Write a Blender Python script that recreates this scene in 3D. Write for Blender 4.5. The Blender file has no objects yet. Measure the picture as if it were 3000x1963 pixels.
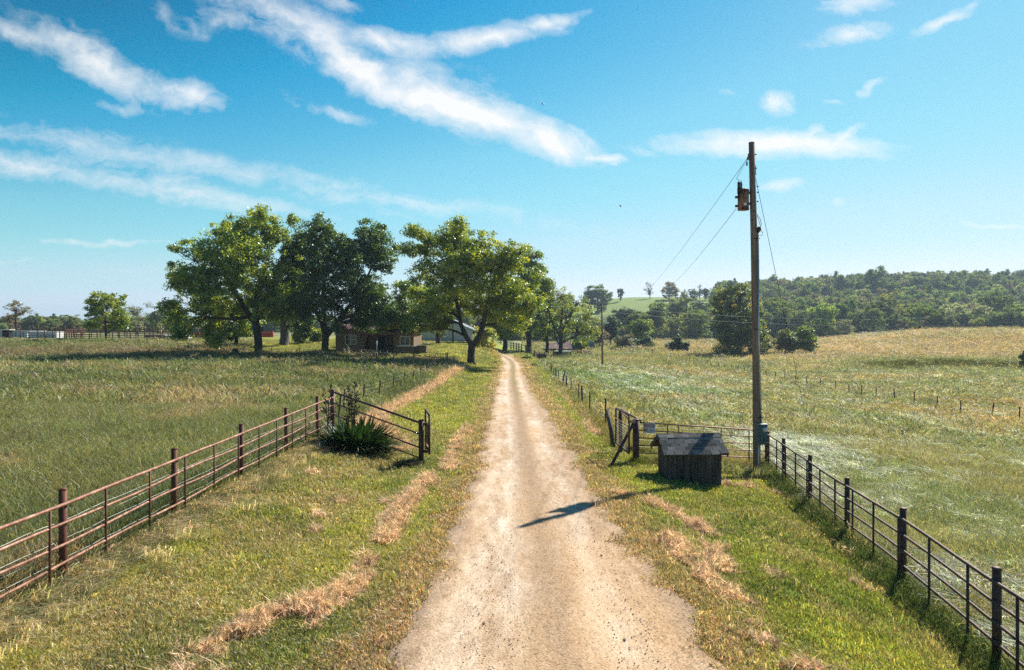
import bpy, bmesh, math, random, zlib
import numpy as np
from mathutils import Vector, Matrix
R = math.radians
scn = bpy.context.scene
COL = scn.collection
HC = 4.3                                   # camera height above the gravel at the gate
SUN_EL, SUN_AZ = 38.5, 38.7                # azimuth from +Y towards +X

# ------------------------------------------------------------------ camera
cam_d = bpy.data.cameras.new("camera"); cam = bpy.data.objects.new("camera", cam_d); COL.objects.link(cam)
cam.location = (0, 0, HC); cam.rotation_euler = (R(90), 0, 0)
cam_d.lens = 24; cam_d.sensor_width = 36; cam_d.shift_y = -31.5 / 3000
cam_d.clip_start = 0.1; cam_d.clip_end = 12000
scn.camera = cam

# ------------------------------------------------------------------ world
W = bpy.data.worlds.new("World"); scn.world = W; W.use_nodes = True
wt = W.node_tree; wt.nodes.clear()
def sock(x): return x.outputs[0] if isinstance(x, bpy.types.Node) else x
class NT:
    def __init__(s, t): s.t = t
    def n(s, typ, ins=None, **kw):
        nd = s.t.nodes.new(typ)
        for k, v in kw.items(): setattr(nd, k, v)
        for k, v in (ins or {}).items():
            if isinstance(v, (bpy.types.Node, bpy.types.NodeSocket)): s.t.links.new(sock(v), nd.inputs[k])
            else: nd.inputs[k].default_value = v
        return nd
    def m(s, op, a, b=0.0, c=0.0, clamp=False):
        return s.n('ShaderNodeMath', {0: a, 1: b, 2: c}, operation=op, use_clamp=clamp)
    def mix(s, f, a, b, blend='MIX'):
        nd = s.n('ShaderNodeMix', data_type='RGBA', blend_type=blend)
        for k, v in ((0, f), (6, a), (7, b)):
            if isinstance(v, (bpy.types.Node, bpy.types.NodeSocket)): s.t.links.new(sock(v), nd.inputs[k])
            else: nd.inputs[k].default_value = v if k == 0 else (tuple(v) + (1,))[:4]
        return nd.outputs[2]
    def ramp(s, f, stops, interp='LINEAR'):
        nd = s.n('ShaderNodeValToRGB', {0: f}); cr = nd.color_ramp; cr.interpolation = interp
        while len(cr.elements) < len(stops): cr.elements.new(0.5)
        for e, (p, c) in zip(cr.elements, stops):
            e.position = p; e.color = (tuple(c) + (1,))[:4] if not isinstance(c, (int, float)) else (c, c, c, 1)
        return nd
    def smooth(s, x, a, b):
        nd = s.n('ShaderNodeMapRange', {0: x, 1: a, 2: b, 3: 0.0, 4: 1.0}, interpolation_type='SMOOTHSTEP'); return nd
w = NT(wt)
SKY_STRENGTH = 0.12
sky = w.n('ShaderNodeTexSky', sky_type='NISHITA', sun_disc=False, sun_elevation=R(SUN_EL), sun_rotation=R(SUN_AZ),
          altitude=300, air_density=1.0, dust_density=0.1, ozone_density=10)
EXPOSURE = 0.85
sks = w.n('ShaderNodeSeparateColor', {0: w.mix(1.0, sky, (.0753, .0753, .0753), 'MULTIPLY')})     # Nishita sky, then the film-like tone curve of the photograph per channel
def curve(x, pts_): return w.ramp(x, [(a / 2, b) for a, b in pts_]).outputs[0]
cr_ = curve(sks.outputs[0], [(0, 0), (.13, 0), (.15, .012), (.19, .10), (.23, .215), (.30, .33), (.40, .52), (.50, .60), (.65, .80), (1, .9), (1.6, .95)])
cg_ = curve(sks.outputs[1], [(0, 0), (.2, .08), (.284, .205), (.35, .37), (.51, .65), (.62, .755), (.78, .82), (1.09, .92), (1.6, .96)])
cb_ = curve(sks.outputs[2], [(0, 0), (.4, .2), (.653, .415), (.79, .68), (.92, .78), (1.1, .90), (1.5, .985), (2, 1.0)])
cb2 = w.m('MINIMUM', w.m('MAXIMUM', cb_, w.m('MULTIPLY', cg_, 1.1)), 1.0)
cr2 = w.m('MINIMUM', cr_, w.m('MULTIPLY', cg_, w.m('MULTIPLY_ADD', cg_, .42, .5)))
skyc = w.n('ShaderNodeCombineColor', {0: cr2, 1: cg_, 2: cb2}).outputs[0]
geo = w.n('ShaderNodeTexCoord'); sep = w.n('ShaderNodeSeparateXYZ', {0: geo.outputs['Generated']})
dx, dy, dz = sep.outputs
dys = w.m('MAXIMUM', dy, 0.05)
PU = w.m('MULTIPLY_ADD', w.m('DIVIDE', dx, dys), 2.0, 1.5)
PV = w.m('MULTIPLY_ADD', w.m('DIVIDE', dz, dys), -2.0, 0.95)
P0 = w.n('ShaderNodeCombineXYZ', {0: PU, 1: PV})
def noise(vec, scale, detail=5, rough=0.55, lac=2.0, out=0, tree=w):
    return tree.n('ShaderNodeTexNoise', {'Vector': vec, 'Scale': scale, 'Detail': detail, 'Roughness': rough, 'Lacunarity': lac}).outputs[out]
warp = w.n('ShaderNodeVectorMath', {0: w.n('ShaderNodeVectorMath', {0: noise(P0, 3.2, 4, out=1), 1: (.5, .5, .5)}, operation='SUBTRACT'), 1: (.16, .10, 0)}, operation='MULTIPLY')
warp2 = w.n('ShaderNodeVectorMath', {0: w.n('ShaderNodeVectorMath', {0: noise(P0, 14, 4, out=1), 1: (.5, .5, .5)}, operation='SUBTRACT'), 1: (.07, .020, 0)}, operation='MULTIPLY')
P = w.n('ShaderNodeVectorMath', {0: w.n('ShaderNodeVectorMath', {0: P0, 1: warp}, operation='ADD'), 1: warp2}, operation='ADD')
warp3 = w.n('ShaderNodeVectorMath', {0: w.n('ShaderNodeVectorMath', {0: noise(P0, 7, 5, .6, out=1), 1: (.5, .5, .5)}, operation='SUBTRACT'), 1: (.16, .16, 0)}, operation='MULTIPLY')
Pw = w.n('ShaderNodeVectorMath', {0: P0, 1: warp3}, operation='ADD')
def rot_stretch(ang, sx, sy):
    r = w.n('ShaderNodeVectorRotate', {'Vector': Pw, 'Angle': R(-ang)}, rotation_type='Z_AXIS')
    return w.n('ShaderNodeVectorMath', {0: r, 1: (sx, sy, 1)}, operation='MULTIPLY')
def cloud_group(ells, ang, sx, sy):
    tot = None
    for (cx, cy, la, lb, a, st) in ells:
        d = w.n('ShaderNodeVectorMath', {0: P, 1: (cx, cy, 0)}, operation='SUBTRACT')
        r = w.n('ShaderNodeVectorRotate', {'Vector': d, 'Angle': R(-a)}, rotation_type='Z_AXIS')
        q = w.n('ShaderNodeVectorMath', {0: r, 1: (1 / la, 1 / lb, 0)}, operation='MULTIPLY')
        l = w.n('ShaderNodeVectorMath', {0: q}, operation='LENGTH').outputs['Value']
        m = w.m('MULTIPLY', w.m('SUBTRACT', 1.0, l, clamp=True), st)
        tot = m if tot is None else w.m('MAXIMUM', w.m('ADD', w.m('MULTIPLY', tot, .35), m), tot)
    n = noise(rot_stretch(ang, sx, sy), 1.0, 8, 0.62)
    n2 = noise(P0, 22, 6, 0.6)
    nn = w.m('ADD', w.m('MULTIPLY', n, .74), w.m('MULTIPLY', n2, .26))
    d = w.m('SUBTRACT', w.m('MULTIPLY', tot, 1.45), w.m('MULTIPLY', w.m('SUBTRACT', nn, .30), 2.7))
    gate = w.smooth(tot, 0.0, .30)
    return w.m('MULTIPLY', w.n('ShaderNodeMapRange', {0: d, 1: -.35, 2: 1.05, 3: 0.0, 4: 1.0}), gate)
gA = cloud_group([(1.28, .27, .60, .15, 21, .55), (.86, .07, .50, .14, 27, .50), (.28, .17, .44, .11, 26, .45), (1.36, .320, .50, .092, 19, 1.25), (1.02, .17, .34, .08, 34, 1.0), (.80, .04, .42, .07, 24, .55), (1.78, .47, .10, .018, 12, 1.0),
                  (1.62, .40, .20, .07, 24, 1.1), (1.42, .105, .36, .055, -9, .95), (1.15, .13, .20, .06, 5, .8), (1.62, .065, .16, .03, -14, .8),
                  (.28, .19, .36, .075, 27, .8), (.55, .285, .16, .07, 10, .85), (.03, .10, .20, .05, 16, .7), (.36, .31, .14, .03, 4, .5),
                  (.62, .07, .13, .07, -6, .55), (1.02, .335, .14, .03, 12, .6), (.50, .04, .1, .05, 60, .4), (.87, .30, .14, .03, 20, .35),
                  (1.0, .02, .1, .04, 20, .5), (1.87, .45, .12, .03, 10, .35)], 22, 3.6, 15)
gB = cloud_group([(.25, .43, .75, .085, 10, .50), (.80, .51, .6, .06, 8, .42), (.08, .49, .28, .065, 4, .72), (.55, .57, .62, .06, 9, .66), (1.25, .61, .85, .05, 8, .40),
                  (.30, .718, .36, .016, 0, .5), (.0, .76, .14, .012, 0, .45), (.4, .80, .2, .012, 3, .25), (2.27, .432, .46, .055, 1, 1.25), (2.47, .402, .13, .026, -30, .8),
                  (2.36, .40, .1, .03, -35, .6), (2.27, .315, .055, .055, -30, 1.0), (2.15, .29, .05, .02, 0, .4), (2.50, .105, .18, .045, -10, .8), (2.77, .06, .15, .026, -24, .75), (2.56, .25, .07, .022, -28, .8),
                  (2.52, .012, .18, .045, -6, .8), (2.27, .545, .10, .022, 0, .7), (2.9, .66, .2, .012, 0, .5), (2.43, .30, .07, .014, 0, .4), (2.47, .585, .03, .02, 0, .4)], 5, 2.6, 18)
front = w.smooth(dy, 0.06, 0.3)
cl = w.m('MULTIPLY', w.m('MAXIMUM', gA, gB), front)
# thin cirrus everywhere the photograph does not look
pl = w.n('ShaderNodeCombineXYZ', {0: w.m('DIVIDE', dx, w.m('MAXIMUM', dz, .08)), 1: w.m('MULTIPLY', w.m('DIVIDE', dy, w.m('MAXIMUM', dz, .08)), 2.4)})
gen = w.m('MULTIPLY', w.smooth(noise(pl, .55, 6, .6), .56, .8), w.m('SUBTRACT', 1.0, w.smooth(dy, .35, .5)))
cl = w.m('MULTIPLY', w.m('MAXIMUM', cl, w.m('MULTIPLY', gen, .7)), w.smooth(dz, 0.0, 0.04))
KS = 1 / (SKY_STRENGTH * 2 ** EXPOSURE)
final = w.mix(1.0, w.mix(w.m('MULTIPLY', cl, .97), skyc, (1.0, 1.0, 1.0)), (KS, KS, KS), 'MULTIPLY')
bg = w.n('ShaderNodeBackground', {'Color': final, 'Strength': SKY_STRENGTH})
out = w.n('ShaderNodeOutputWorld', {'Surface': bg})
W.cycles.sampling_method = 'MANUAL'; W.cycles.sample_map_resolution = 512

# ------------------------------------------------------------------ sun
sd = bpy.data.lights.new("sun", 'SUN'); sun = bpy.data.objects.new("sun", sd); COL.objects.link(sun)
sd.energy = 5.0; sd.angle = R(0.53); sd.color = (1.0, 0.93, 0.82)
sv = Vector((math.sin(R(SUN_AZ)) * math.cos(R(SUN_EL)), math.cos(R(SUN_AZ)) * math.cos(R(SUN_EL)), math.sin(R(SUN_EL))))
sun.rotation_euler = sv.to_track_quat('Z', 'Y').to_euler(); sun.location = (30, 40, 60)
vs = scn.view_settings
vs.view_transform = 'Standard'; vs.look = 'None'; vs.gamma = 1; vs.exposure = EXPOSURE; vs.use_curve_mapping = False
scn.cycles.max_bounces = 6; scn.cycles.diffuse_bounces = 3; scn.cycles.transmission_bounces = 4
scn.cycles.transparent_max_bounces = 8; scn.cycles.use_denoising = False; scn.cycles.sample_clamp_indirect = 4
scn.cycles.caustics_reflective = False; scn.cycles.caustics_refractive = False

# ------------------------------------------------------------------ numeric helpers
def _hash(ix, iy, seed):
    h = (ix.astype(np.int64) * 374761393 + iy.astype(np.int64) * 668265263 + seed * 974634777) & 0x7fffffff
    h = ((h ^ (h >> 13)) * 1274126177) & 0x7fffffff
    return ((h ^ (h >> 16)) & 0xffff) / 65535.0
def vnoise(x, y, seed=0):
    x = np.asarray(x, float); y = np.asarray(y, float)
    ix = np.floor(x); iy = np.floor(y); fx = x - ix; fy = y - iy
    fx = fx * fx * (3 - 2 * fx); fy = fy * fy * (3 - 2 * fy)
    a = _hash(ix, iy, seed); b = _hash(ix + 1, iy, seed); c = _hash(ix, iy + 1, seed); d = _hash(ix + 1, iy + 1, seed)
    return (a * (1 - fx) + b * fx) * (1 - fy) + (c * (1 - fx) + d * fx) * fy
def fbm(x, y, seed=0, o=4):
    t = 0; a = .5; s = 0
    for k in range(o):
        t = t + a * vnoise(x * 2 ** k, y * 2 ** k, seed + k * 17); s += a; a *= .5
    return t / s
def sstep(a, b, x):
    t = np.clip((np.asarray(x, float) - a) / (b - a), 0, 1); return t * t * (3 - 2 * t)
def mixc(a, b, t):
    return a * (1 - t[..., None]) + b * t[..., None]

# ------------------------------------------------------------------ terrain
I = np.interp
def terrain(X, Y):
    X = np.asarray(X, float); Y = np.asarray(Y, float)
    left = I(Y, [-20, 0, 10, 25, 45, 70, 85, 100, 115, 160, 250, 400], [.7, .6, .4, .3, .0, .1, .3, .6, 1.1, 1.3, .9, .4])
    ln = I(Y, [-20, 0, 10, 15, 25, 40, 52, 80, 95, 115, 160, 400], [.7, .5, .4, .45, .3, -.2, -.45, -.4, .2, .6, .9, .2])
    rd = I(Y, [-20, 0, 7, 19, 55, 104, 141, 200, 300], [1.2, .95, .6, 0, -.8, -1.25, -1.3, -1.4, -1.6])
    vr = I(Y, [-20, 0, 10, 19, 23, 33, 42, 55, 70, 85, 104, 150, 300], [.9, .7, .2, -.22, -.3, -.8, -1, -1.2, -1.5, -1.8, -2.0, -2.8, -2.6])
    rf = I(Y, [-20, 0, 10, 13, 16, 22, 26, 40, 60, 98, 150, 200, 300], [-.3, -.5, -.6, -.65, -.8, -.95, -1.06, -1.5, -1.75, -2.1, -3.2, -3.2, -2.8])
    far = I(Y, [-20, 0, 48, 75, 110, 150, 200, 300], [-1.6, -2.0, -2.9, -3.0, -3.0, -3.0, -2.7, -2.6])
    xf = np.clip(5.3 + .17 * Y - .2, 5.3, 10.0)
    nodes = [(-25.0 + 0 * X, left), (-7.0 + 0 * X, ln), (-1.5 + 0 * X, rd), (2.4 + 0 * X, rd), (np.minimum(4.5, 3.9 + .02 * Y), vr), (xf, rf), (32.0 + 0 * X, far)]
    z = np.where(X <= -25, left, 0.0)
    for (x0, z0), (x1, z1) in zip(nodes[:-1], nodes[1:]):
        t = np.clip((X - x0) / (x1 - x0), 0, 1)
        if x1 is nodes[-1][0]: t = t * t * (3 - 2 * t)
        z = np.where((X > x0) & (X <= x1), z0 * (1 - t) + z1 * t, z)
    z = np.where(X > 32, far, z)
    # bank, knoll and hill
    z = z + .8 * sstep(50, 70, X) * (sstep(108, 112, Y) - sstep(112, 150, Y))
    z = z + 4.3 * sstep(95, 160, X) * sstep(140, 228, Y) * (1 - sstep(240, 330, Y)) * (1 - sstep(260, 420, X) * .5)
    z = z + (30 + 8 * sstep(150, 350, X)) * sstep(300, 590, Y) * sstep(-90, 110, X) * (1 - .6 * sstep(800, 1600, Y))
    z = z - .2 * np.exp(-((X + 4.0) / .9) ** 2) * sstep(0, 20, Y) * (1 - sstep(90, 120, Y))
    amp = sstep(0, 60, np.abs(X - .5)) * .5 + .05
    z = z + (fbm(X / 9, Y / 9, 3, 3) - .5) * .35 * amp + (fbm(X / 1.7, Y / 1.7, 9, 2) - .5) * .06 * sstep(1.9, 3.2, np.abs(X - .5))
    return z
def gz(x, y): return float(terrain(np.array([x]), np.array([y]))[0])
def wx(px, Y): return (px - 1500) / 2000 * Y
def wz(py, Y): return HC - (py - 950) / 2000 * Y
def gp(px, Y): x = wx(px, Y); return Vector((x, Y, gz(x, Y)))

ROAD = [(.55, -14), (.52, 0), (.5, 18), (.35, 36), (.1, 55), (0, 75), (0, 92), (-.6, 108), (-2.6, 124), (-7, 137), (-14, 146), (-24, 151), (-45, 154)]
def smooth_line(pts, step):
    P_ = [np.array(p, float) for p in pts]; P_ = [2 * P_[0] - P_[1]] + P_ + [2 * P_[-1] - P_[-2]]
    out_ = []
    for i in range(1, len(P_) - 2):
        n = max(2, int(np.linalg.norm(P_[i + 1] - P_[i]) / step))
        for k in range(n):
            t = k / n; a, b, c, d = P_[i - 1:i + 3]
            out_.append(.5 * ((2 * b) + (c - a) * t + (2 * a - 5 * b + 4 * c - d) * t * t + (3 * b - a - 3 * c + d) * t ** 3))
    out_.append(P_[-2]); return np.array(out_)
RC = smooth_line(ROAD, .3)
RC_s = RC[::6]
def road_dist(X, Y):
    X = np.asarray(X, float); Y = np.asarray(Y, float)
    straight = np.abs(X - I(Y, [p[1] for p in ROAD[:8]], [p[0] for p in ROAD[:8]]))
    d = straight.copy()
    far = Y > 95
    if far.any():
        A = np.stack([X[far], Y[far]], -1); o = np.empty(len(A))
        for s in range(0, len(A), 20000):
            o[s:s + 20000] = np.sqrt(((A[s:s + 20000, None] - RC_s[None]) ** 2).sum(-1)).min(1)
        d[far] = o
    return d
def right_fence_x(Y): return np.where(Y < 25, 5.27 + .1675 * Y, 9.35)
def in_lawn(X, Y):
    """1 where the grass is mown (verges and gate yard, house yard)"""
    lf = np.where(Y < 25, -6.75, -7.4)
    rf = np.where(Y < 22.3, right_fence_x(Y), np.where(X > 4.05, -99, 4.35))
    rf = np.where((Y >= 22.3) & (Y < 25), 4.05 + (Y - 22.3) / 2.7 * 5.3, rf); rf = np.where(Y >= 25, 4.35, rf)
    rf = np.where(Y > 80, 3.4, rf)
    v = (X > lf) & (X < rf) & (Y < 128)
    yard = (X < 3) & (X > -60) & (Y > I(X, [-60, -45, -36, -7], [128, 116, 88, 84])) & (Y < 175)
    return (v | yard).astype(float)

# colour of the ground cover by place, linear albedo
def cover(X, Y, rng=None):
    X = np.asarray(X, float); Y = np.asarray(Y, float)
    n1 = fbm(X / 3.5, Y / 3.5, 21, 4); n2 = fbm(X / 12, Y / 12, 33, 4); n3 = fbm(X / 1.1, Y / 1.1, 45, 3); n4 = fbm(X / 28, Y / 16, 57, 3)
    lawn = in_lawn(X, Y)
    C = lambda *a: np.array(a)
    green = C(.140, .175, .030); lime = C(.245, .270, .042); tan = C(.33, .28, .13); olive = C(.155, .160, .040)
    c = mixc(np.broadcast_to(green, X.shape + (3,)), lime, sstep(.35, .62, n1))
    c = mixc(c, tan, sstep(.50, .72, n3) * .55 * sstep(.4, .62, n2))
    c = mixc(c, C(.10, .13, .03), sstep(.50, .62, fbm(X / 2.1, Y / 2.1, 25, 3)) * .5)
    dry = np.exp(-((X + 4.6) / 1.7) ** 2) * (1 - sstep(24, 34, Y)) * .55
    c = mixc(c, tan * .95, np.clip(dry * sstep(.25, .6, n3) * 1.3, 0, 1))
    edge = np.exp(-((np.abs(X - .5) - 2.5) / .7) ** 2) * sstep(10, 26, Y)
    c = mixc(c, C(.20, .25, .025), edge * .6)
    # left field
    lf = mixc(np.broadcast_to(C(.095, .125, .040), X.shape + (3,)), C(.150, .170, .060), sstep(.35, .65, n2))
    lf = mixc(lf, C(.26, .22, .11), sstep(.54, .68, n1) * .7)
    lf = mixc(lf, C(.075, .105, .032), sstep(.55, .75, n4) * .5)
    band = np.exp(-((Y - 90 - .12 * (X + 30)) / 9) ** 2)
    lf = mixc(lf, C(.16, .125, .065), band * .7)
    # right field
    rf = mixc(np.broadcast_to(C(.190, .200, .070), X.shape + (3,)), C(.27, .24, .10), sstep(.4, .62, n2))
    rf = mixc(rf, C(.14, .175, .055), sstep(.42, .62, fbm(X / 6, Y / 6, 71, 4)) * .8)
    rf = mixc(rf, C(.30, .22, .08), sstep(.52, .68, fbm(X / 4, Y / 3, 73, 3)) * .6 * (1 - sstep(60, 80, Y)))
    gpatch = np.exp(-(((X - 12) / 10) ** 2 + ((Y - 72) / 22) ** 2))
    rf = mixc(rf, C(.11, .18, .045), np.clip(gpatch * 1.1 * sstep(.3, .55, n1), 0, 1))
    near = (1 - sstep(26, 55, Y)) * sstep(-2, 6, X - .22 * Y)
    rf = mixc(rf, C(.155, .19, .085), near * .6)
    orange = sstep(118, 135, Y) * (1 - sstep(300, 330, Y)) * sstep(20, 60, X)
    rf = mixc(rf, C(.33, .245, .11), orange * .6 * sstep(.25, .5, n4 + .1))
    rf = mixc(rf, C(.17, .20, .065), sstep(150, 190, X) * sstep(170, 215, Y) * (1 - sstep(300, 330, Y)) * .7)
    rf = mixc(rf, C(.12, .14, .045), np.clip(sstep(52, 66, X) * np.exp(-((Y - 109 - 2 * np.sin(X / 9)) / 3.2) ** 2) * 1.2, 0, .9))
    rf = mixc(rf, C(.22, .22, .09), sstep(195, 215, Y) * (1 - sstep(300, 330, Y)) * sstep(.4, .6, fbm(X / 14, Y / 9, 37, 3)) * .8)
    hill = sstep(300, 340, Y)
    rf = mixc(rf, C(.15, .21, .045), hill)
    c2 = np.where((X < .5)[..., None], lf, rf)
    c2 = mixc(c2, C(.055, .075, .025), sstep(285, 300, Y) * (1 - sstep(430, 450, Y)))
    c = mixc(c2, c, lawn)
    rdist = road_dist(X.ravel(), Y.ravel()).reshape(X.shape)
    c = mixc(c, C(.33, .24, .13), (1 - sstep(1.9, 2.7 , rdist + (n3 - .5) * 1.6)) * .8)
    c = c * np.array([1.38, 1.34, 1.7])
    return np.clip(c, .01, .8)

# ------------------------------------------------------------------ object helpers
def tag(o, label=None, cat=None, group=None, kind=None):
    if label: o['label'] = label
    if cat: o['category'] = cat
    if group: o['group'] = group
    if kind: o['kind'] = kind
    return o
def empty(name, loc, rz=0, label=None, cat=None, group=None):
    o = bpy.data.objects.new(name, None); COL.objects.link(o); o.location = loc; o.rotation_euler = (0, 0, rz)
    o.empty_display_size = .2
    return tag(o, label, cat, group)
def link(name, me, parent=None, mats=None):
    if mats is not None:
        for m_ in (mats if isinstance(mats, (list, tuple)) else [mats]): me.materials.append(m_)
    o = bpy.data.objects.new(name, me); COL.objects.link(o)
    if parent: o.parent = parent
    return o
class MB:
    def __init__(s): s.v = []; s.f = []; s.mi = []; s.m = 0
    def add(s, vs, fs):
        b = len(s.v); s.v += [tuple(v) for v in vs]; s.f += [tuple(i + b for i in f) for f in fs]; s.mi += [s.m] * len(fs); return s
    def box(s, c, size, rot=None, taper=1.0):
        x, y, z = [k / 2 for k in size]; c = Vector(c); vs = []
        for sz in (-1, 1):
            for sx, sy in ((-1, -1), (1, -1), (1, 1), (-1, 1)):
                v = Vector((sx * x * (taper if sz > 0 else 1), sy * y * (taper if sz > 0 else 1), sz * z))
                if rot is not None: v = rot @ v
                vs.append(c + v)
        return s.add(vs, [(3, 2, 1, 0), (4, 5, 6, 7), (0, 1, 5, 4), (1, 2, 6, 5), (2, 3, 7, 6), (3, 0, 4, 7)])
    def beam(s, a, b, wdt, hgt, up=(0, 0, 1)):
        a, b = Vector(a), Vector(b); d = (b - a); L = d.length; d.normalize(); u = Vector(up)
        if abs(d.dot(u)) > .98: u = Vector((0, 1, 0))
        sx = d.cross(u).normalized(); su = sx.cross(d).normalized()
        M = Matrix((d, sx, su)).transposed()
        return s.box((a + b) / 2, (L, wdt, hgt), M)
    def tube(s, pts, rad, n=8, caps=True):
        pts = [Vector(p) for p in pts]; rad = rad if isinstance(rad, (list, tuple)) else [rad] * len(pts)
        vs = []; fs = []; ref = Vector((.31, .17, .93))
        d0 = (pts[-1] - pts[0]).normalized()
        if abs(d0.dot(ref)) > .9: ref = Vector((.9, .3, .1))
        for i, p in enumerate(pts):
            d = (pts[min(i + 1, len(pts) - 1)] - pts[max(i - 1, 0)]).normalized()
            a = d.cross(ref).normalized(); b = d.cross(a)
            for k in range(n):
                t = 2 * math.pi * k / n; vs.append(p + (a * math.cos(t) + b * math.sin(t)) * rad[i])
        for i in range(len(pts) - 1):
            for k in range(n):
                fs.append((i * n + k, i * n + (k + 1) % n, (i + 1) * n + (k + 1) % n, (i + 1) * n + k))
        if caps: fs.append(tuple(range(n))); fs.append(tuple((len(pts) - 1) * n + k for k in reversed(range(n))))
        return s.add(vs, fs)
    def build(s, name, mats, parent=None, smooth=False):
        mats = mats if mats is not None else []
        me = bpy.data.meshes.new(name); me.from_pydata(s.v, [], s.f)
        if any(s.mi): me.polygons.foreach_set('material_index', s.mi)
        if smooth: me.polygons.foreach_set('use_smooth', [True] * len(s.f))
        me.validate(); me.update(); bm = bmesh.new(); bm.from_mesh(me); bmesh.ops.recalc_face_normals(bm, faces=bm.faces); bm.to_mesh(me); bm.free()
        return link(name, me, parent, mats)
def copy_tree(o, parent=None):
    c = o.copy(); COL.objects.link(c); c.parent = parent
    for ch in o.children: copy_tree(ch, c)
    return c

# ------------------------------------------------------------------ materials
def mat(name):
    m_ = bpy.data.materials.new(name); m_.use_nodes = True; m_.node_tree.nodes.clear(); return m_, NT(m_.node_tree)
def finish(t, bsdf, bump=None):
    t.n('ShaderNodeOutputMaterial', {'Surface': bsdf})
def surf(name, stops, scale=(8, 8, 8), rough=.8, metal=0., bump=.15, bdist=.01, detail=6, nrough=.6, obj_coord=True, spec=.3, var=0.0):
    """noise-mottled surface: stops = colour ramp over the noise"""
    m_, t = mat(name)
    tc = t.n('ShaderNodeTexCoord'); v = tc.outputs['Object'] if obj_coord else t.n('ShaderNodeNewGeometry').outputs['Position']
    mp = t.n('ShaderNodeVectorMath', {0: v, 1: scale}, operation='MULTIPLY')
    if var:
        oi = t.n('ShaderNodeObjectInfo'); mp = t.n('ShaderNodeVectorMath', {0: mp, 1: t.m('MULTIPLY', oi.outputs['Random'], 37.)}, operation='ADD')
    nz = noise(mp, 1.0, detail, nrough, tree=t)
    col = t.ramp(nz, stops).outputs[0]
    if var: col = t.mix(1.0, col, t.ramp(oi.outputs['Random'], [(0, 1 - var), (1, 1 + var)]).outputs[0], 'MULTIPLY')
    b = t.n('ShaderNodeBump', {'Strength': bump, 'Distance': bdist, 'Height': nz})
    finish(t, t.n('ShaderNodeBsdfPrincipled', {'Base Color': col, 'Roughness': rough, 'Metallic': metal, 'Normal': b, 'Specular IOR Level': spec}))
    return m_
M = {}
M['rust'] = surf('rusty_pipe', [(.3, (.10, .045, .03)), (.5, (.24, .11, .07)), (.62, (.36, .20, .14)), (.8, (.50, .40, .36))], (9, 9, 9), .62, .25, .3, .004, spec=.5)
M['rust_dark'] = surf('dark_rusty_pipe', [(.3, (.03, .016, .012)), (.55, (.09, .045, .032)), (.75, (.17, .10, .075))], (7, 7, 7), .65, .2, .3, .004, spec=.5)
M['rust_post'] = surf('rust_post', [(.25, (.045, .018, .012)), (.5, (.12, .045, .028)), (.7, (.19, .085, .055)), (.85, (.3, .28, .2))], (6, 6, 3), .7, .2, .4, .006)
M['dark_steel'] = surf('dark_steel', [(.3, (.02, .02, .02)), (.7, (.06, .055, .05))], (5, 5, 5), .6, .4, .2)
M['galv'] = surf('galvanised', [(.3, (.30, .33, .35)), (.7, (.55, .58, .60))], (5, 5, 2), .42, .7, .1, .003)
M['wire'] = surf('fence_wire', [(.3, (.25, .25, .24)), (.7, (.5, .5, .48))], (5, 5, 5), .45, .6, .0)
M['line'] = surf('power_wire', [(.3, (.05, .10, .10)), (.7, (.10, .2, .2))], (1, 1, 1), .5, .3, .0)
M['pole'] = surf('pole_wood', [(.25, (.07, .042, .032)), (.5, (.22, .145, .110)), (.75, (.40, .29, .235))], (22, 22, .9), .85, 0, .6, .012, 8, .7)
M['old_post'] = surf('grey_post_wood', [(.25, (.03, .026, .024)), (.5, (.085, .075, .068)), (.75, (.18, .16, .145))], (20, 20, 1.6), .9, 0, .6, .01, var=.25)
M['plank'] = surf('weathered_plank', [(.22, (.020, .018, .018)), (.45, (.065, .050, .044)), (.6, (.12, .092, .080)), (.8, (.24, .23, .23))], (16, 16, 1.3), .9, 0, .5, .008, 8, .68, var=.28)
M['shingle'] = surf('asphalt_shingle', [(.3, (.045, .045, .048)), (.5, (.13, .126, .122)), (.7, (.32, .31, .30))], (60, 60, 60), .95, 0, .5, .004, 3, .7, var=.45)
M['meter'] = surf('meter_box_paint', [(.3, (.050, .085, .100)), (.7, (.085, .130, .150))], (9, 9, 4), .45, .2, .05, .002)
M['tank'] = surf('transformer_paint', [(.30, (.035, .016, .013)), (.46, (.10, .042, .026)), (.54, (.34, .15, .075)), (.68, (.42, .22, .12)), (.8, (.5, .42, .38))], (3.2, 3.2, 2.2), .6, .2, .2, .004, 5, .6)
M['ceramic'] = surf('dark_ceramic', [(.3, (.03, .013, .012)), (.7, (.06, .03, .028))], (5, 5, 5), .2, 0, 0)
M['white'] = surf('white_paint', [(.3, (.62, .63, .64)), (.7, (.82, .82, .82))], (3, 3, 3), .5, 0, .1)
M['pvc'] = surf('pale_conduit', [(.3, (.5, .56, .56)), (.7, (.66, .7, .7))], (3, 3, 3), .4, 0, .0)
M['glass'] = surf('window_glass', [(.3, (.012, .02, .022)), (.7, (.03, .045, .05))], (2, 2, 2), .08, 0, 0, spec=.8)
M['meter_glass'] = surf('meter_face', [(.3, (.5, .52, .53)), (.7, (.75, .77, .78))], (2, 2, 2), .15, .2, 0, spec=.8)
M['siding'] = surf('brown_siding', [(.3, (.15, .095, .055)), (.7, (.23, .155, .09))], (2.5, 2.5, 9), .8, 0, .2, .01)
M['stone'] = surf('stone_base', [(.3, (.05, .04, .035)), (.5, (.12, .09, .07)), (.7, (.22, .18, .15))], (2.2, 2.2, 3), .9, 0, .5, .03)
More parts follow.
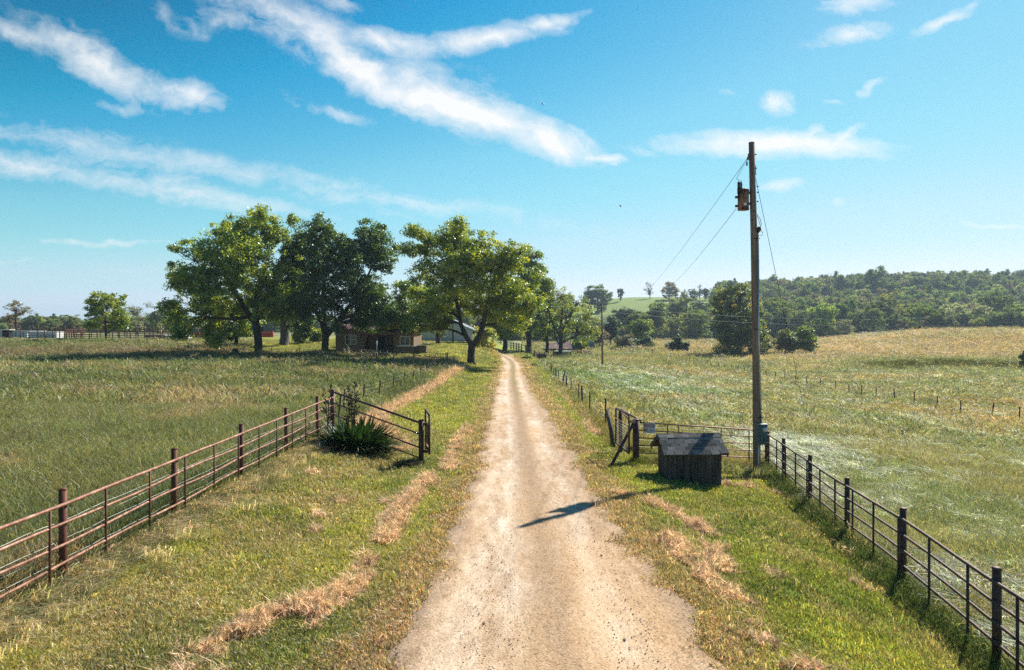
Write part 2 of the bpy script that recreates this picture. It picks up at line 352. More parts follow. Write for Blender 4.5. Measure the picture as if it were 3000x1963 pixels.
M['roof'] = surf('brown_metal_roof', [(.3, (.14, .085, .085)), (.6, (.26, .17, .165)), (.8, (.36, .27, .26))], (3, 3, 3), .42, .45, .1, .003)
M['barn'] = surf('pale_corrugated_wall', [(.3, (.38, .43, .47)), (.7, (.56, .60, .63))], (3, 3, 1), .45, .4, .1)
M['tin'] = surf('rusty_tin', [(.3, (.10, .055, .045)), (.48, (.20, .115, .10)), (.6, (.30, .21, .19)), (.75, (.62, .60, .58))], (1.6, 1.6, .35), .6, .3, .2, .004, var=.3)
M['barnwood'] = surf('grey_barn_board', [(.3, (.10, .12, .14)), (.55, (.21, .24, .27)), (.8, (.36, .40, .43))], (8, 8, .7), .85, 0, .4, var=.2)
M['red'] = surf('red_paint', [(.3, (.45, .03, .015)), (.7, (.75, .07, .03))], (2, 2, 2), .5, 0, .1)
M['teal'] = surf('teal_post', [(.3, (.05, .20, .22)), (.7, (.09, .3, .33))], (2, 2, 2), .5, 0, .1)
M['black'] = surf('black_and_inside_shade', [(.3, (.008, .01, .012)), (.7, (.02, .024, .028))], (2, 2, 2), .9, 0, .1)  # black parts; inside open buildings this colour stands in for shade
M['tan_wood'] = surf('tan_post_wood', [(.3, (.20, .13, .08)), (.7, (.42, .3, .2))], (12, 12, 1), .85, 0, .3)
M['sign'] = surf('sign_panel', [(.3, (.55, .58, .62)), (.7, (.68, .70, .73))], (6, 6, 6), .5, 0, .02)
M['mauve'] = surf('faded_red_print', [(.3, (.28, .12, .16)), (.7, (.38, .19, .22))], (20, 20, 20), .6, 0, .0)
M['ink'] = surf('black_print', [(.3, (.01, .01, .012)), (.7, (.02, .02, .025))], (6, 6, 6), .6, 0, .0)
M['blue'] = surf('blue_plastic', [(.3, (.05, .16, .5)), (.7, (.08, .22, .6))], (6, 6, 6), .4, 0, .0)
M['horse'] = surf('bay_coat', [(.3, (.10, .035, .018)), (.7, (.22, .085, .04))], (3, 3, 3), .55, 0, .1)
M['roan'] = surf('pale_roan_coat', [(.35, (.13, .07, .055)), (.55, (.34, .27, .25)), (.8, (.6, .55, .52))], (4, 4, 4), .6, 0, .1)
M['calf'] = surf('black_coat', [(.3, (.012, .012, .014)), (.62, (.03, .03, .035)), (.74, (.55, .55, .55))], (2.2, 2.2, 2.2), .6, 0, .1)
M['stone_loose'] = surf('loose_stone', [(.3, (.06, .045, .038)), (.5, (.20, .155, .12)), (.7, (.5, .42, .34))], (30, 30, 30), .9, 0, .3, obj_coord=False)
M['soil'] = surf('dark_soil', [(.3, (.035, .025, .018)), (.7, (.10, .07, .045))], (6, 6, 6), .95, 0, .6, .03)
M['bark'] = surf('tree_bark', [(.3, (.022, .018, .015)), (.55, (.055, .045, .036)), (.8, (.12, .10, .085))], (5, 5, 1.2), .95, 0, .9, .05)
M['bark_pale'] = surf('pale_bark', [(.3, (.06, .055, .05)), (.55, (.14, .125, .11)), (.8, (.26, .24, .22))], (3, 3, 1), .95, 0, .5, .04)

def leaf_mat(name, rough=.55, trans=.45, gloss=.06, tcol=(1.35, 1.25, .5), ovar=.16):
    m_, t = mat(name)
    a = t.n('ShaderNodeAttribute', attribute_name='tint')
    oi = t.n('ShaderNodeObjectInfo')
    v = t.ramp(oi.outputs['Random'], [(0, 1 - ovar), (1, 1 + ovar)])
    c = t.mix(1.0, a.outputs['Color'], v.outputs[0], 'MULTIPLY')
    d = t.n('ShaderNodeBsdfDiffuse', {'Color': c})
    tc = t.mix(1.0, c, tcol, 'MULTIPLY')
    tr = t.n('ShaderNodeBsdfTranslucent', {'Color': tc})
    mx = t.n('ShaderNodeMixShader', {0: trans, 1: d, 2: tr})
    g = t.n('ShaderNodeBsdfGlossy', {'Color': (.8, .85, .9, 1), 'Roughness': rough})
    fin = t.n('ShaderNodeMixShader', {0: gloss, 1: mx, 2: g})
    finish(t, fin); return m_
M['leaf'] = leaf_mat('leaf', .42, .50, .08, (1.35, 1.35, .5))
HAZE = .00020
M['leaf_far'] = leaf_mat('leaf_far', .6, .48, .03, (1.4, 1.35, .7), .45)
M['yucca'] = leaf_mat('yucca_leaf', .48, .25, .045, (1.0, 1.3, .5))

def grass_mat(name, trans=.45, gloss=.035, rough=.45, tcol=(1.15, 1.2, .62)):
    m_, t = mat(name)
    a = t.n('ShaderNodeAttribute', attribute_name='tint', attribute_type='INSTANCER')
    s_ = t.n('ShaderNodeAttribute', attribute_name='blade')
    c = t.mix(1.0, a.outputs['Color'], s_.outputs['Color'], 'MULTIPLY')
    d = t.n('ShaderNodeBsdfDiffuse', {'Color': c})
    tr = t.n('ShaderNodeBsdfTranslucent', {'Color': t.mix(1.0, c, tcol, 'MULTIPLY')})
    mx = t.n('ShaderNodeMixShader', {0: trans, 1: d, 2: tr})
    g = t.n('ShaderNodeBsdfGlossy', {'Color': (.9, .93, .9, 1), 'Roughness': rough})
    finish(t, t.n('ShaderNodeMixShader', {0: gloss, 1: mx, 2: g})); return m_
M['grass'] = grass_mat('grass_blade')
M['silver'] = grass_mat('sheen_tinted_blade', .40, .05, .45, (1.1, 1.15, .85))  # slight gloss; most of the sheen comes from the pale tint
M['hay'] = grass_mat('dry_clippings', .35, .02, .6, (1.1, 1, .8))

# ground
m_, t = mat('ground_cover'); M['ground'] = m_
pos = t.n('ShaderNodeNewGeometry').outputs['Position']
att = t.n('ShaderNodeAttribute', attribute_name='cover')
n_f = noise(pos, 9.0, 5, .7, tree=t); n_m = noise(pos, 1.6, 6, .65, tree=t)
sc_ = t.n('ShaderNodeVectorMath', {0: pos, 1: (.35, .18, 1)}, operation='MULTIPLY'); n_l = noise(sc_, 1.0, 6, .6, tree=t)
k1 = t.ramp(n_f, [(.25, .45), (.5, .95), (.75, 1.5)]).outputs[0]
k2 = t.ramp(n_m, [(.3, .62), (.5, 1.0), (.7, 1.38)]).outputs[0]
k3 = t.ramp(n_l, [(.3, (.72, .85, .8)), (.5, (1, 1, 1)), (.7, (1.3, 1.15, 1.15))]).outputs[0]
c = t.mix(1.0, t.mix(1.0, t.mix(1.0, att.outputs['Color'], k1, 'MULTIPLY'), k2, 'MULTIPLY'), k3, 'MULTIPLY')
b = t.n('ShaderNodeBump', {'Strength': .8, 'Distance': .12, 'Height': t.m('ADD', n_f, t.m('MULTIPLY', n_m, 1.5))})
finish(t, t.n('ShaderNodeBsdfPrincipled', {'Base Color': c, 'Roughness': .95, 'Normal': b, 'Specular IOR Level': .1}))

# road: u across (-1..1), v along in metres
m_, t = mat('gravel_road'); M['road'] = m_
uv = t.n('ShaderNodeAttribute', attribute_name='roaduv'); su = t.n('ShaderNodeSeparateXYZ', {0: uv.outputs['Vector']})
u_, v_ = su.outputs[0], su.outputs[1]
pos = t.n('ShaderNodeNewGeometry').outputs['Position']
st = t.n('ShaderNodeVectorMath', {0: pos, 1: (1.0, .28, 1)}, operation='MULTIPLY')
nb = noise(st, 1.3, 6, .62, tree=t); ng = noise(pos, 26, 4, .75, tree=t); nm = noise(st, 4.5, 5, .7, tree=t)
nv = t.n('ShaderNodeTexVoronoi', {'Vector': pos, 'Scale': 34.0}, feature='F1')
uu = t.m('ADD', u_, t.m('MULTIPLY', t.m('SUBTRACT', nb, .5), .42))
def gauss(c0, wd): 
    q = t.m('DIVIDE', t.m('SUBTRACT', uu, c0), wd); return t.m('POWER', 2.718, t.m('MULTIPLY', t.m('MULTIPLY', q, q), -1.0))
trk = t.m('MAXIMUM', t.m('MAXIMUM', gauss(-.30, .15), t.m('MULTIPLY', gauss(-.55, .2), .6)), t.m('MULTIPLY', gauss(.42, .17), .85))
base = t.ramp(nm, [(.25, (.30, .19, .11)), (.5, (.50, .345, .215)), (.75, (.64, .48, .33))]).outputs[0]
pale = t.ramp(nm, [(.3, (.58, .46, .34)), (.7, (.80, .70, .57))]).outputs[0]
c = t.mix(t.m('MULTIPLY', trk, t.smooth(nb, .30, .62)), base, pale)
orange = t.mix(t.m('MULTIPLY', t.smooth(noise(st, .35, 4, .5, tree=t), .50, .64), .5), c, (.58, .37, .19)); c = orange
cen = t.m('MULTIPLY', gauss(.02, .15), t.smooth(nm, .25, .55))
c = t.mix(t.m('MULTIPLY', cen, .5), c, (.28, .20, .135))
edge = t.m('MULTIPLY', t.smooth(t.m('ABSOLUTE', uu), .72, .98), .75)
c = t.mix(edge, c, t.ramp(ng, [(.35, (.10, .075, .055)), (.65, (.42, .32, .24))]).outputs[0])
# pebbles and litter speckle
pt = t.ramp(nv.outputs['Color'], [(0, .30), (.35, .85), (1, 1.22)]).outputs[0]
c = t.mix(t.m('ADD', .35, t.m('MULTIPLY', t.m('SUBTRACT', 1.0, trk), .45), clamp=True), c, t.mix(1.0, c, pt, 'MULTIPLY'))
dk = t.smooth(ng, .58, .68); c = t.mix(t.m('MULTIPLY', dk, .6), c, (.14, .095, .06))
lit = t.n('ShaderNodeVectorMath', {0: pos, 1: (1.6, .55, 1)}, operation='MULTIPLY'); l1 = noise(lit, 7.5, 6, .8, tree=t)
c = t.mix(t.m('MULTIPLY', t.smooth(l1, .56, .66), t.m('ADD', .28, t.m('MULTIPLY', t.m('SUBTRACT', 1.0, trk), .40))), c, (.16, .105, .06))
# green creeping in along the middle far away
vy = t.n('ShaderNodeSeparateXYZ', {0: pos}).outputs[1]
gm = t.m('MULTIPLY', t.m('MULTIPLY', gauss(.08, .11), t.smooth(vy, 26, 60)), t.smooth(nm, .38, .6)); c = t.mix(t.m('MULTIPLY', gm, .8), c, (.17, .17, .05))
b = t.n('ShaderNodeBump', {'Strength': .7, 'Distance': .02, 'Height': t.m('ADD', t.m('MULTIPLY', nv.outputs['Distance'], -.6), t.m('ADD', ng, t.m('MULTIPLY', nm, 1.4)))})
finish(t, t.n('ShaderNodeBsdfPrincipled', {'Base Color': c, 'Roughness': .95, 'Normal': b, 'Specular IOR Level': .1}))

# ------------------------------------------------------------------ ground sheet
def axis(lo, a, b, hi, st, g):
    mid = list(np.arange(a, b, st)); r = []; x = b; s = st
    while x < hi: r.append(x); s *= g; x += s
    r.append(hi); l = []; x = a - st; s = st
    while x > lo: l.append(x); s *= g; x -= s
    l.append(lo); return np.array(l[::-1] + mid + r)
gx = axis(-3000, -11, 13, 3000, .3, 1.055); gy = axis(-60, -3, 34, 4000, .35, 1.028)
GX, GY = np.meshgrid(gx, gy); GZ = terrain(GX, GY)
nx, ny = len(gx), len(gy)
me = bpy.data.meshes.new('ground')
idx = np.arange(nx * ny).reshape(ny, nx)
F = np.stack([idx[:-1, :-1], idx[:-1, 1:], idx[1:, 1:], idx[1:, :-1]], -1).reshape(-1, 4)
def np_mesh(name, V, F, attrs=None, smooth=False):
    me = bpy.data.meshes.new(name); k = F.shape[1]
    me.vertices.add(len(V)); me.vertices.foreach_set('co', np.ascontiguousarray(V, np.float32).ravel())
    me.loops.add(len(F) * k); me.loops.foreach_set('vertex_index', np.ascontiguousarray(F, np.int32).ravel())
    me.polygons.add(len(F)); me.polygons.foreach_set('loop_start', np.arange(0, len(F) * k, k, dtype=np.int32))
    me.polygons.foreach_set('loop_total', np.full(len(F), k, np.int32))
    if smooth: me.polygons.foreach_set('use_smooth', np.ones(len(F), bool))
    for an, (typ, arr) in (attrs or {}).items():
        at = me.attributes.new(an, typ, 'POINT')
        at.data.foreach_set('color' if 'COLOR' in typ else ('vector' if 'VECTOR' in typ else 'value'), np.ascontiguousarray(arr, np.float32).ravel())
    me.update(calc_edges=True); return me
def rgba(c): return np.concatenate([c, np.ones(c.shape[:-1] + (1,))], -1)
cov = cover(GX, GY)
# the soil under the tall grass is a shade darker than the blades themselves
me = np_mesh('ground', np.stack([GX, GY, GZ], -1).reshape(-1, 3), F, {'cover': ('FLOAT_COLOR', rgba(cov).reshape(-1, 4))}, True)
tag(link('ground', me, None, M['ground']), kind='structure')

# gravel road sheet
tan_ = np.gradient(RC, axis=0); tan_ /= np.linalg.norm(tan_, axis=1)[:, None]; nor = np.stack([tan_[:, 1], -tan_[:, 0]], -1)
us = np.linspace(-1, 1, 19)
vlen = np.concatenate([[0], np.cumsum(np.linalg.norm(np.diff(RC, axis=0), axis=1))])
hw = I(RC[:, 1], [-14, 7, 12, 19, 40, 60, 104, 160], [2.0, 1.97, 1.88, 1.75, 1.70, 1.72, 1.72, 1.72])
RX = np.zeros((len(RC), len(us))); RY = RX.copy()
jit = (fbm(vlen[:, None] * 1.1 + 0 * us[None], np.sign(us)[None] * 7 + 0 * vlen[:, None], 5, 4) - .5) * .8
for j, u in enumerate(us):
    wv = u * hw * (1 + (jit[:, j] * abs(u) ** 3) * .45)
    RX[:, j] = RC[:, 0] + nor[:, 0] * wv; RY[:, j] = RC[:, 1] + nor[:, 1] * wv
rut = -.035 * (np.exp(-((us + .4) / .2) ** 2) + np.exp(-((us - .45) / .2) ** 2)) + .045
RZ = terrain(RX, RY) + rut[None] + (fbm(RX * 1.4, RY * .6, 77, 3) - .5) * .02
RZ[:, 0] -= .06; RZ[:, -1] -= .06
idx = np.arange(RX.size).reshape(RX.shape)
F = np.stack([idx[:-1, :-1], idx[:-1, 1:], idx[1:, 1:], idx[1:, :-1]], -1).reshape(-1, 4)
uvv = np.stack([np.broadcast_to(us[None], RX.shape), np.broadcast_to(vlen[:, None], RX.shape), 0 * RX], -1)
me = np_mesh('gravel_road', np.stack([RX, RY, RZ], -1).reshape(-1, 3), F, {'roaduv': ('FLOAT_VECTOR', uvv.reshape(-1, 3))}, True)
tag(link('gravel_road', me, None, M['road']), kind='structure')
def road_half(Y, side):
    j = I(Y, RC[:, 1], jit[:, 0 if side < 0 else -1]); return I(Y, RC[:, 1], hw) * (1 + j * .45)


# ------------------------------------------------------------------ scatter (ground cover nobody could count)
def source_coll(name, meshes, mats):
    c = bpy.data.collections.new(name)
    for i, me in enumerate(meshes):
        for m_ in mats: me.materials.append(m_)
        o = bpy.data.objects.new('%s_%02d' % (name, i), me); c.objects.link(o)
    return c
def scatter(name, label, P_, rot, scl, tint, coll, nsrc, rng):
    n = len(P_)
    me = bpy.data.meshes.new(name); me.vertices.add(n); me.vertices.foreach_set('co', np.ascontiguousarray(P_, np.float32).ravel())
    a = me.attributes.new('rot', 'FLOAT_VECTOR', 'POINT'); a.data.foreach_set('vector', np.ascontiguousarray(rot, np.float32).ravel())
    a = me.attributes.new('scl', 'FLOAT_VECTOR', 'POINT'); a.data.foreach_set('vector', np.ascontiguousarray(scl, np.float32).ravel())
    a = me.attributes.new('tint', 'FLOAT_COLOR', 'POINT'); a.data.foreach_set('color', np.ascontiguousarray(rgba(tint), np.float32).ravel())
    a = me.attributes.new('pick', 'INT', 'POINT'); a.data.foreach_set('value', rng.integers(0, nsrc, n).astype(np.int32))
    o = link(name, me)
    ng_ = bpy.data.node_groups.new(name, 'GeometryNodeTree')
    ng_.interface.new_socket('Geometry', in_out='INPUT', socket_type='NodeSocketGeometry'); ng_.interface.new_socket('Geometry', in_out='OUTPUT', socket_type='NodeSocketGeometry')
    g = NT(ng_); gi = g.n('NodeGroupInput'); go = g.n('NodeGroupOutput')
    ci = g.n('GeometryNodeCollectionInfo'); ci.inputs[0].default_value = coll; ci.inputs['Separate Children'].default_value = True; ci.inputs['Reset Children'].default_value = True
    def att(nm, ty):
        return g.n('GeometryNodeInputNamedAttribute', {'Name': nm}, data_type=ty).outputs[0]
    ip = g.n('GeometryNodeInstanceOnPoints')
    ng_.links.new(gi.outputs[0], ip.inputs['Points']); ng_.links.new(ci.outputs[0], ip.inputs['Instance'])
    ip.inputs['Pick Instance'].default_value = True
    ng_.links.new(att('pick', 'INT'), ip.inputs['Instance Index'])
    ng_.links.new(att('rot', 'FLOAT_VECTOR'), ip.inputs['Rotation']); ng_.links.new(att('scl', 'FLOAT_VECTOR'), ip.inputs['Scale'])
    ng_.links.new(ip.outputs[0], go.inputs[0])
    md = o.modifiers.new('scatter', 'NODES'); md.node_group = ng_
    return tag(o, label, None, None, 'stuff')

def tuft(rng, n, rad, h0, h1, wd, bend, flop=0.0, dirn=None, seeds=0.0, yel=.25):
    """blades: quad + tip triangle each"""
    V = []; T = []; C_ = []
    for i in range(n):
        a = rng.uniform(0, 2 * math.pi); r = rad * math.sqrt(rng.uniform(0, 1)); bx, by = r * math.cos(a), r * math.sin(a)
        h = rng.uniform(h0, h1); da = rng.uniform(0, 2 * math.pi) if dirn is None else rng.normal(dirn, .5)
        bd = bend * rng.uniform(.3, 1.5) * h; fl = flop * h
        dxx, dyy = math.cos(da), math.sin(da); wa = rng.uniform(0, math.pi); ww = wd * rng.uniform(.6, 1.4) / 2
        wx_, wy_ = math.cos(wa) * ww, math.sin(wa) * ww
        m1 = (bx + dxx * bd * .3, by + dyy * bd * .3, h * (.6 - .25 * flop))
        tp = (bx + dxx * (bd + fl), by + dyy * (bd + fl), h * (1 - .75 * flop))
        b_ = len(V)
        V += [(bx - wx_, by - wy_, -.03), (bx + wx_, by + wy_, -.03), (m1[0] - wx_ * .8, m1[1] - wy_ * .8, m1[2]), (m1[0] + wx_ * .8, m1[1] + wy_ * .8, m1[2]), tp]
        T += [(b_, b_ + 1, b_ + 3), (b_, b_ + 3, b_ + 2), (b_ + 2, b_ + 3, b_ + 4)]
        k = rng.uniform(.7, 1.35); y = rng.uniform(-yel, yel)
        cc = (k * (1 + y), k, k * (1 - y * .5)) if rng.uniform() > .22 else (k * 1.9, k * 1.45, k * 1.9); C_ += [cc] * 5
        if rng.uniform() < seeds:
            b_ = len(V); s = .010 + .5 * wd; q = Vector(tp)
            V += [q + Vector((0, 0, -s * 1.6)), q + Vector((wx_, wy_, 0)) * 1.3, q + Vector((dxx * s, dyy * s, s * 1.6)), q - Vector((wx_, wy_, 0)) * 1.3]
            T += [(b_, b_ + 1, b_ + 2), (b_, b_ + 2, b_ + 3)]; C_ += [(1.5 * k, 1.15 * k, 1.0 * k)] * 4
    return np_mesh('tuft', np.array([tuple(v) for v in V], float), np.array(T), {'blade': ('FLOAT_COLOR', rgba(np.array(C_)))})
rg = np.random.default_rng(7)
LAWN = source_coll('lawn_tuft', [tuft(rg, 54, .17, .025, .065, .009, .8) for _ in range(4)], [M['grass']])
FIELD = source_coll('field_tuft', [tuft(rg, 64, .30, .14, .42, .0105, .6, seeds=.12) for _ in range(5)], [M['grass']])
FIELDW = source_coll('wide_field_tuft', [tuft(rg, 84, .62, .12, .40, .024, .6, seeds=.10) for _ in range(4)], [M['grass']])
WEED = source_coll('weed_stem', [tuft(rg, 9, .16, .5, .95, .012, .18, seeds=.9) for _ in range(4)], [M['grass']])
SILVER = source_coll('silver_tuft', [tuft(rg, 22, .24, .16, .40, .024, .5, flop=.6, dirn=d, yel=.05) for d in (2.6, 3.0, 3.6, 2.2)], [M['silver']])
FLOP = source_coll('flopped_tuft', [tuft(rg, 46, .25, .22, .50, .013, .4, flop=.75, dirn=d) for d in (-.6, -.2, .2)], [M['grass']])
HAY = source_coll('clippings_clump', [tuft(rg, 46, .11, .01, .055, .008, 2.6, flop=.6, yel=.1) for _ in range(4)], [M['hay']])

def sample(n, xr, y0, y1, rng, margin=1.5, power=1.6):
    """points in the visible wedge, density per area falling as 1/Y**power"""
    u = rng.random(n); e = 2 - power
    Y = (y0 ** e + u * (y1 ** e - y0 ** e)) ** (1 / e)
    s = .78; a = np.maximum(xr[0], -s * Y - margin); b = np.minimum(xr[1], s * Y + margin)
    full = 2 * (s * Y + margin)
    X = -(s * Y + margin) + rng.random(n) * full
    k = (X > xr[0]) & (X < xr[1]); return X[k], Y[k]
def eul(n, rng, tilt=.12, zr=None):
    z = rng.uniform(0, 2 * math.pi, n) if zr is None else rng.normal(zr[0], zr[1], n)
    return np.stack([rng.normal(0, tilt, n), rng.normal(0, tilt, n), z], -1)
def pts(X, Y, dz=0.0): return np.stack([X, Y, terrain(X, Y) + dz], -1)

# mown lawn
X, Y = sample(200000, (-60, 12), 5.0, 130, rg, power=1.55)
k = (in_lawn(X, Y) > .5) & (np.abs(X - I(Y, [p[1] for p in ROAD[:8]], [p[0] for p in ROAD[:8]])) > np.where(Y > 10, 1.6, 1.75) + (fbm(X * 1.3, Y * 1.3, 5, 3) - .45) * 1.0)
k &= (road_dist(X, Y) > 1.35)
X, Y = X[k], Y[k]; n = len(X)
cv = cover(X, Y) * rg.uniform(.6, 1.5, (n, 1)); s = (1.0 + Y / 26) * rg.uniform(.75, 1.3, n); hz = rg.uniform(.75, 1.25, n) * (1 + Y / 90) * (.7 + .9 * fbm(X / 1.3, Y / 1.3, 3, 3))
cv = mixc(cv, np.array([.40, .34, .16]) * rg.uniform(.7, 1.3, (n, 1)), (rg.random(n) < .20 + .5 * sstep(.5, .68, fbm(X / .9, Y / .9, 14, 3))) * rg.uniform(.4, .95, n))
scatter('lawn_grass', 'short mown green and straw coloured grass along the gravel road', pts(X, Y), eul(n, rg), np.stack([s, s, hz], -1), cv, LAWN, 4, rg)
# sparse litter and grass creeping over the road's rim and middle
X, Y = sample(26000, (-2.2, 3.4), 5.0, 90, rg, power=1.6)
u_ = (X - I(Y, RC[:, 1], RC[:, 0])) / I(Y, RC[:, 1], hw)
pr = np.clip((np.abs(u_) - .72) * 2.6, 0, 1) + .30 * np.exp(-((u_ - .1) / .13) ** 2) * sstep(22, 50, Y) * (fbm(X * 2, Y * .5, 8, 3) > .48)
k = (rg.random(len(X)) < pr * .8) & (np.abs(u_) < 1.15); X, Y = X[k], Y[k]; n = len(X)
s = rg.uniform(.35, .8, n); cv = mixc(cover(X - 1.2 * np.sign(.5 - X), Y), np.broadcast_to(np.array([.32, .23, .11]), (n, 3)), rg.uniform(.1, .9, n))
scatter('road_edge_grass', 'thin dry grass tufts creeping over the rim of the gravel', pts(X, Y, .01), eul(n, rg), np.stack([s, s, s * .8], -1), cv, LAWN, 4, rg)

# left field
X, Y = sample(150000, (-110, -6.9), 6.5, 122, rg, power=1.45)
k = (in_lawn(X, Y) < .5) & (Y < 118); X, Y = X[k], Y[k]; n = len(X)
cv = cover(X, Y) * rg.uniform(.55, 1.55, (n, 1)); hz = (.55 + 1.0 * fbm(X / 3, Y / 3, 91, 3)) * rg.uniform(.7, 1.2, n) * (1 - .62 * sstep(60, 84, Y))
big = Y > 34; s = (1.0 + Y / 55) * rg.uniform(.8, 1.25, n)
for kk, cl_, ns, nm in ((~big, FIELD, 5, 'left_field_grass'), (big, FIELDW, 4, 'far_left_field_grass')):
    sc = np.stack([s[kk], s[kk], hz[kk] * (1.0 if ns == 5 else 1.15)], -1); e = eul(int(kk.sum()), rg, .2)
    scatter(nm, 'rough olive and straw meadow grass in the field left of the road', pts(X[kk], Y[kk]), e, sc, cv[kk], cl_, ns, rg)
X, Y = sample(5200, (-110, -7), 8, 110, rg, power=1.3); k = (in_lawn(X, Y) < .5) & (fbm(X / 4, Y / 4, 12, 3) > .5); X, Y = X[k], Y[k]; n = len(X)
scatter('left_field_weeds', 'tall brown seeded weeds standing in the left meadow', pts(X, Y), eul(n, rg), np.repeat(rg.uniform(.5, .95, (n, 1)), 3, 1), np.array([.17, .12, .06]) * rg.uniform(.6, 1.4, (n, 1)), WEED, 4, rg)
# right field
X, Y = sample(230000, (2.5, 180), 8.5, 255, rg, power=1.5)
k = (in_lawn(X, Y) < .5) & ~((Y < 26) & (X < right_fence_x(Y) + .1) & (Y < 23)) & (X > 4.2) & (road_dist(X, Y) > 3)
X, Y = X[k], Y[k]; n = len(X)
cv = cover(X, Y) * rg.uniform(.6, 1.5, (n, 1)); hz = (.45 + 1.0 * fbm(X / 4, Y / 4, 92, 3)) * rg.uniform(.7, 1.2, n)
hz *= 1 - .55 * np.clip(np.exp(-(((X - 12) / 10) ** 2 + ((Y - 78) / 28) ** 2)), 0, 1)
hz *= (1 - .35 * sstep(20, 60, Y))
big = Y > 34; s = (1.0 + Y / 55) * rg.uniform(.8, 1.25, n)
for kk, cl_, ns, nm in ((~big, FIELD, 5, 'right_field_grass'), (big, FIELDW, 4, 'far_right_field_grass')):
    scatter(nm, 'yellow green pasture grass right of the road', pts(X[kk], Y[kk]), eul(int(kk.sum()), rg, .2), np.stack([s[kk], s[kk], hz[kk]], -1), cv[kk], cl_, ns, rg)
X, Y = sample(150000, (4.6, 90), 9.5, 100, rg, power=1.5)
dens = (.05 + .95 * sstep(.42, .62, fbm(X / 1.3, Y / .9, 61, 4))) * (.35 + .65 * sstep(.38, .58, fbm(X / 6, Y / 5, 67, 2))) * (1 - sstep(30, 60, Y) * .75) * np.where(Y < 50, sstep(-4, 5, X - .22 * Y), .6) * .8 + .05
dens = dens * np.where((X < right_fence_x(Y) + .3), 0, 1) + .25 * np.exp(-(((X - 13) / 9) ** 2 + ((Y - 60) / 22) ** 2)) * (fbm(X / 2, Y / 2, 13, 3) > .55)
k = (rg.random(len(X)) < dens) & (in_lawn(X, Y) < .5); X, Y = X[k], Y[k]; n = len(X)
cv = np.array([.56, .62, .47]) * rg.uniform(.35, 1.5, (n, 1)); s = (.85 + Y / 50) * rg.uniform(.7, 1.25, n)  # backlit sheen of the blades is painted into this pale tint
scatter('sheen_tinted_grass', 'pale flattened grass with silvery sheen put in its colour, right pasture', pts(X, Y, .12), eul(n, rg, .15, (0, .5)), np.stack([s, s, s * .9], -1), cv, SILVER, 4, rg)
n = 2600; X = rg.uniform(58, 86, n); Y = 108.5 + 1.6 * np.sin(X / 9) + rg.normal(0, 1.5, n); s = rg.uniform(.8, 1.7, n) * sstep(.3, .5, fbm(X / 4, Y / 3, 4, 3))
scatter('bank_weeds', 'dark line of rank weeds along the low bank in the right pasture', pts(X, Y), eul(n, rg, .2), np.stack([s, s, s * 1.5], -1), np.array([.085, .10, .035]) * rg.uniform(.5, 1.5, (n, 1)), FIELDW, 4, rg)
X, Y = sample(4200, (5, 110), 12, 130, rg, power=1.25); k = (in_lawn(X, Y) < .5) & (X > right_fence_x(Y) + .4) & (fbm(X / 3.2, Y / 3.2, 19, 3) > .47) ; X, Y = X[k], Y[k]; n = len(X)
scatter('right_field_weeds', 'grey green bushy weeds standing in the right pasture', pts(X, Y), eul(n, rg), np.repeat(rg.uniform(.5, .95, (n, 1)), 3, 1), np.array([.15, .155, .07]) * rg.uniform(.6, 1.4, (n, 1)), WEED, 4, rg)
# grass along the pipe fences
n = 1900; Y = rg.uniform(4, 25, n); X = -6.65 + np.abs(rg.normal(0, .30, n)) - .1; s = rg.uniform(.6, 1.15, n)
cv = mixc(np.broadcast_to(np.array([.12, .16, .05]), (n, 3)), np.broadcast_to(np.array([.95, .78, .50]), (n, 3)), np.clip(rg.random(n) ** 1.3 * (.5 + 1.0 * fbm(X * 1.5, Y, 4, 3)), 0, 1))  # dark green end of the mix paints shadow pockets among the straw
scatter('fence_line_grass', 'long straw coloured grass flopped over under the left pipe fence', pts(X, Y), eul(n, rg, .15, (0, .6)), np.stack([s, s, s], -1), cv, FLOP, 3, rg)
n = 2000; Y = rg.uniform(7.5, 25.5, n); X = right_fence_x(Y) + rg.normal(-.05, .24, n); s = rg.uniform(.5, .95, n)
cv = np.array([.085, .12, .04]) * rg.uniform(.5, 1.9, (n, 1))
scatter('right_fence_line_grass', 'dark unmown grass under the right pipe fence', pts(X, Y), eul(n, rg, .25), np.stack([s, s, s], -1), cv, FIELD, 5, rg)
n = 900; t_ = rg.random(n); X = 4.05 + 5.3 * t_ + rg.normal(0, .15, n); Y = 22.3 + 2.7 * t_ + rg.normal(0, .22, n); s = rg.uniform(.4, .9, n)
scatter('panel_line_grass', 'uncut grass along the bottom of the gate panel fence', pts(X, Y), eul(n, rg, .25), np.stack([s, s, s], -1), cover(X, Y + 3) * rg.uniform(.6, 1.3, (n, 1)), FIELD, 5, rg)
# grass along road side t-post fences
n = 5200; Y = 25 + 62 * rg.random(n) ** 1.2; sd_ = rg.random(n) < .5; X = np.where(sd_, -7.45, 4.5) + rg.normal(0, .3, n); s = rg.uniform(.6, 1.25, n)
scatter('post_line_grass', 'uncut grass around the thin wire fence posts on both verges', pts(X, Y), eul(n, rg, .25), np.stack([s, s, s], -1), np.where(sd_[:, None], np.array([.15, .18, .08]), np.array([.20, .185, .065])) * rg.uniform(.6, 1.4, (n, 1)), FIELD, 5, rg)
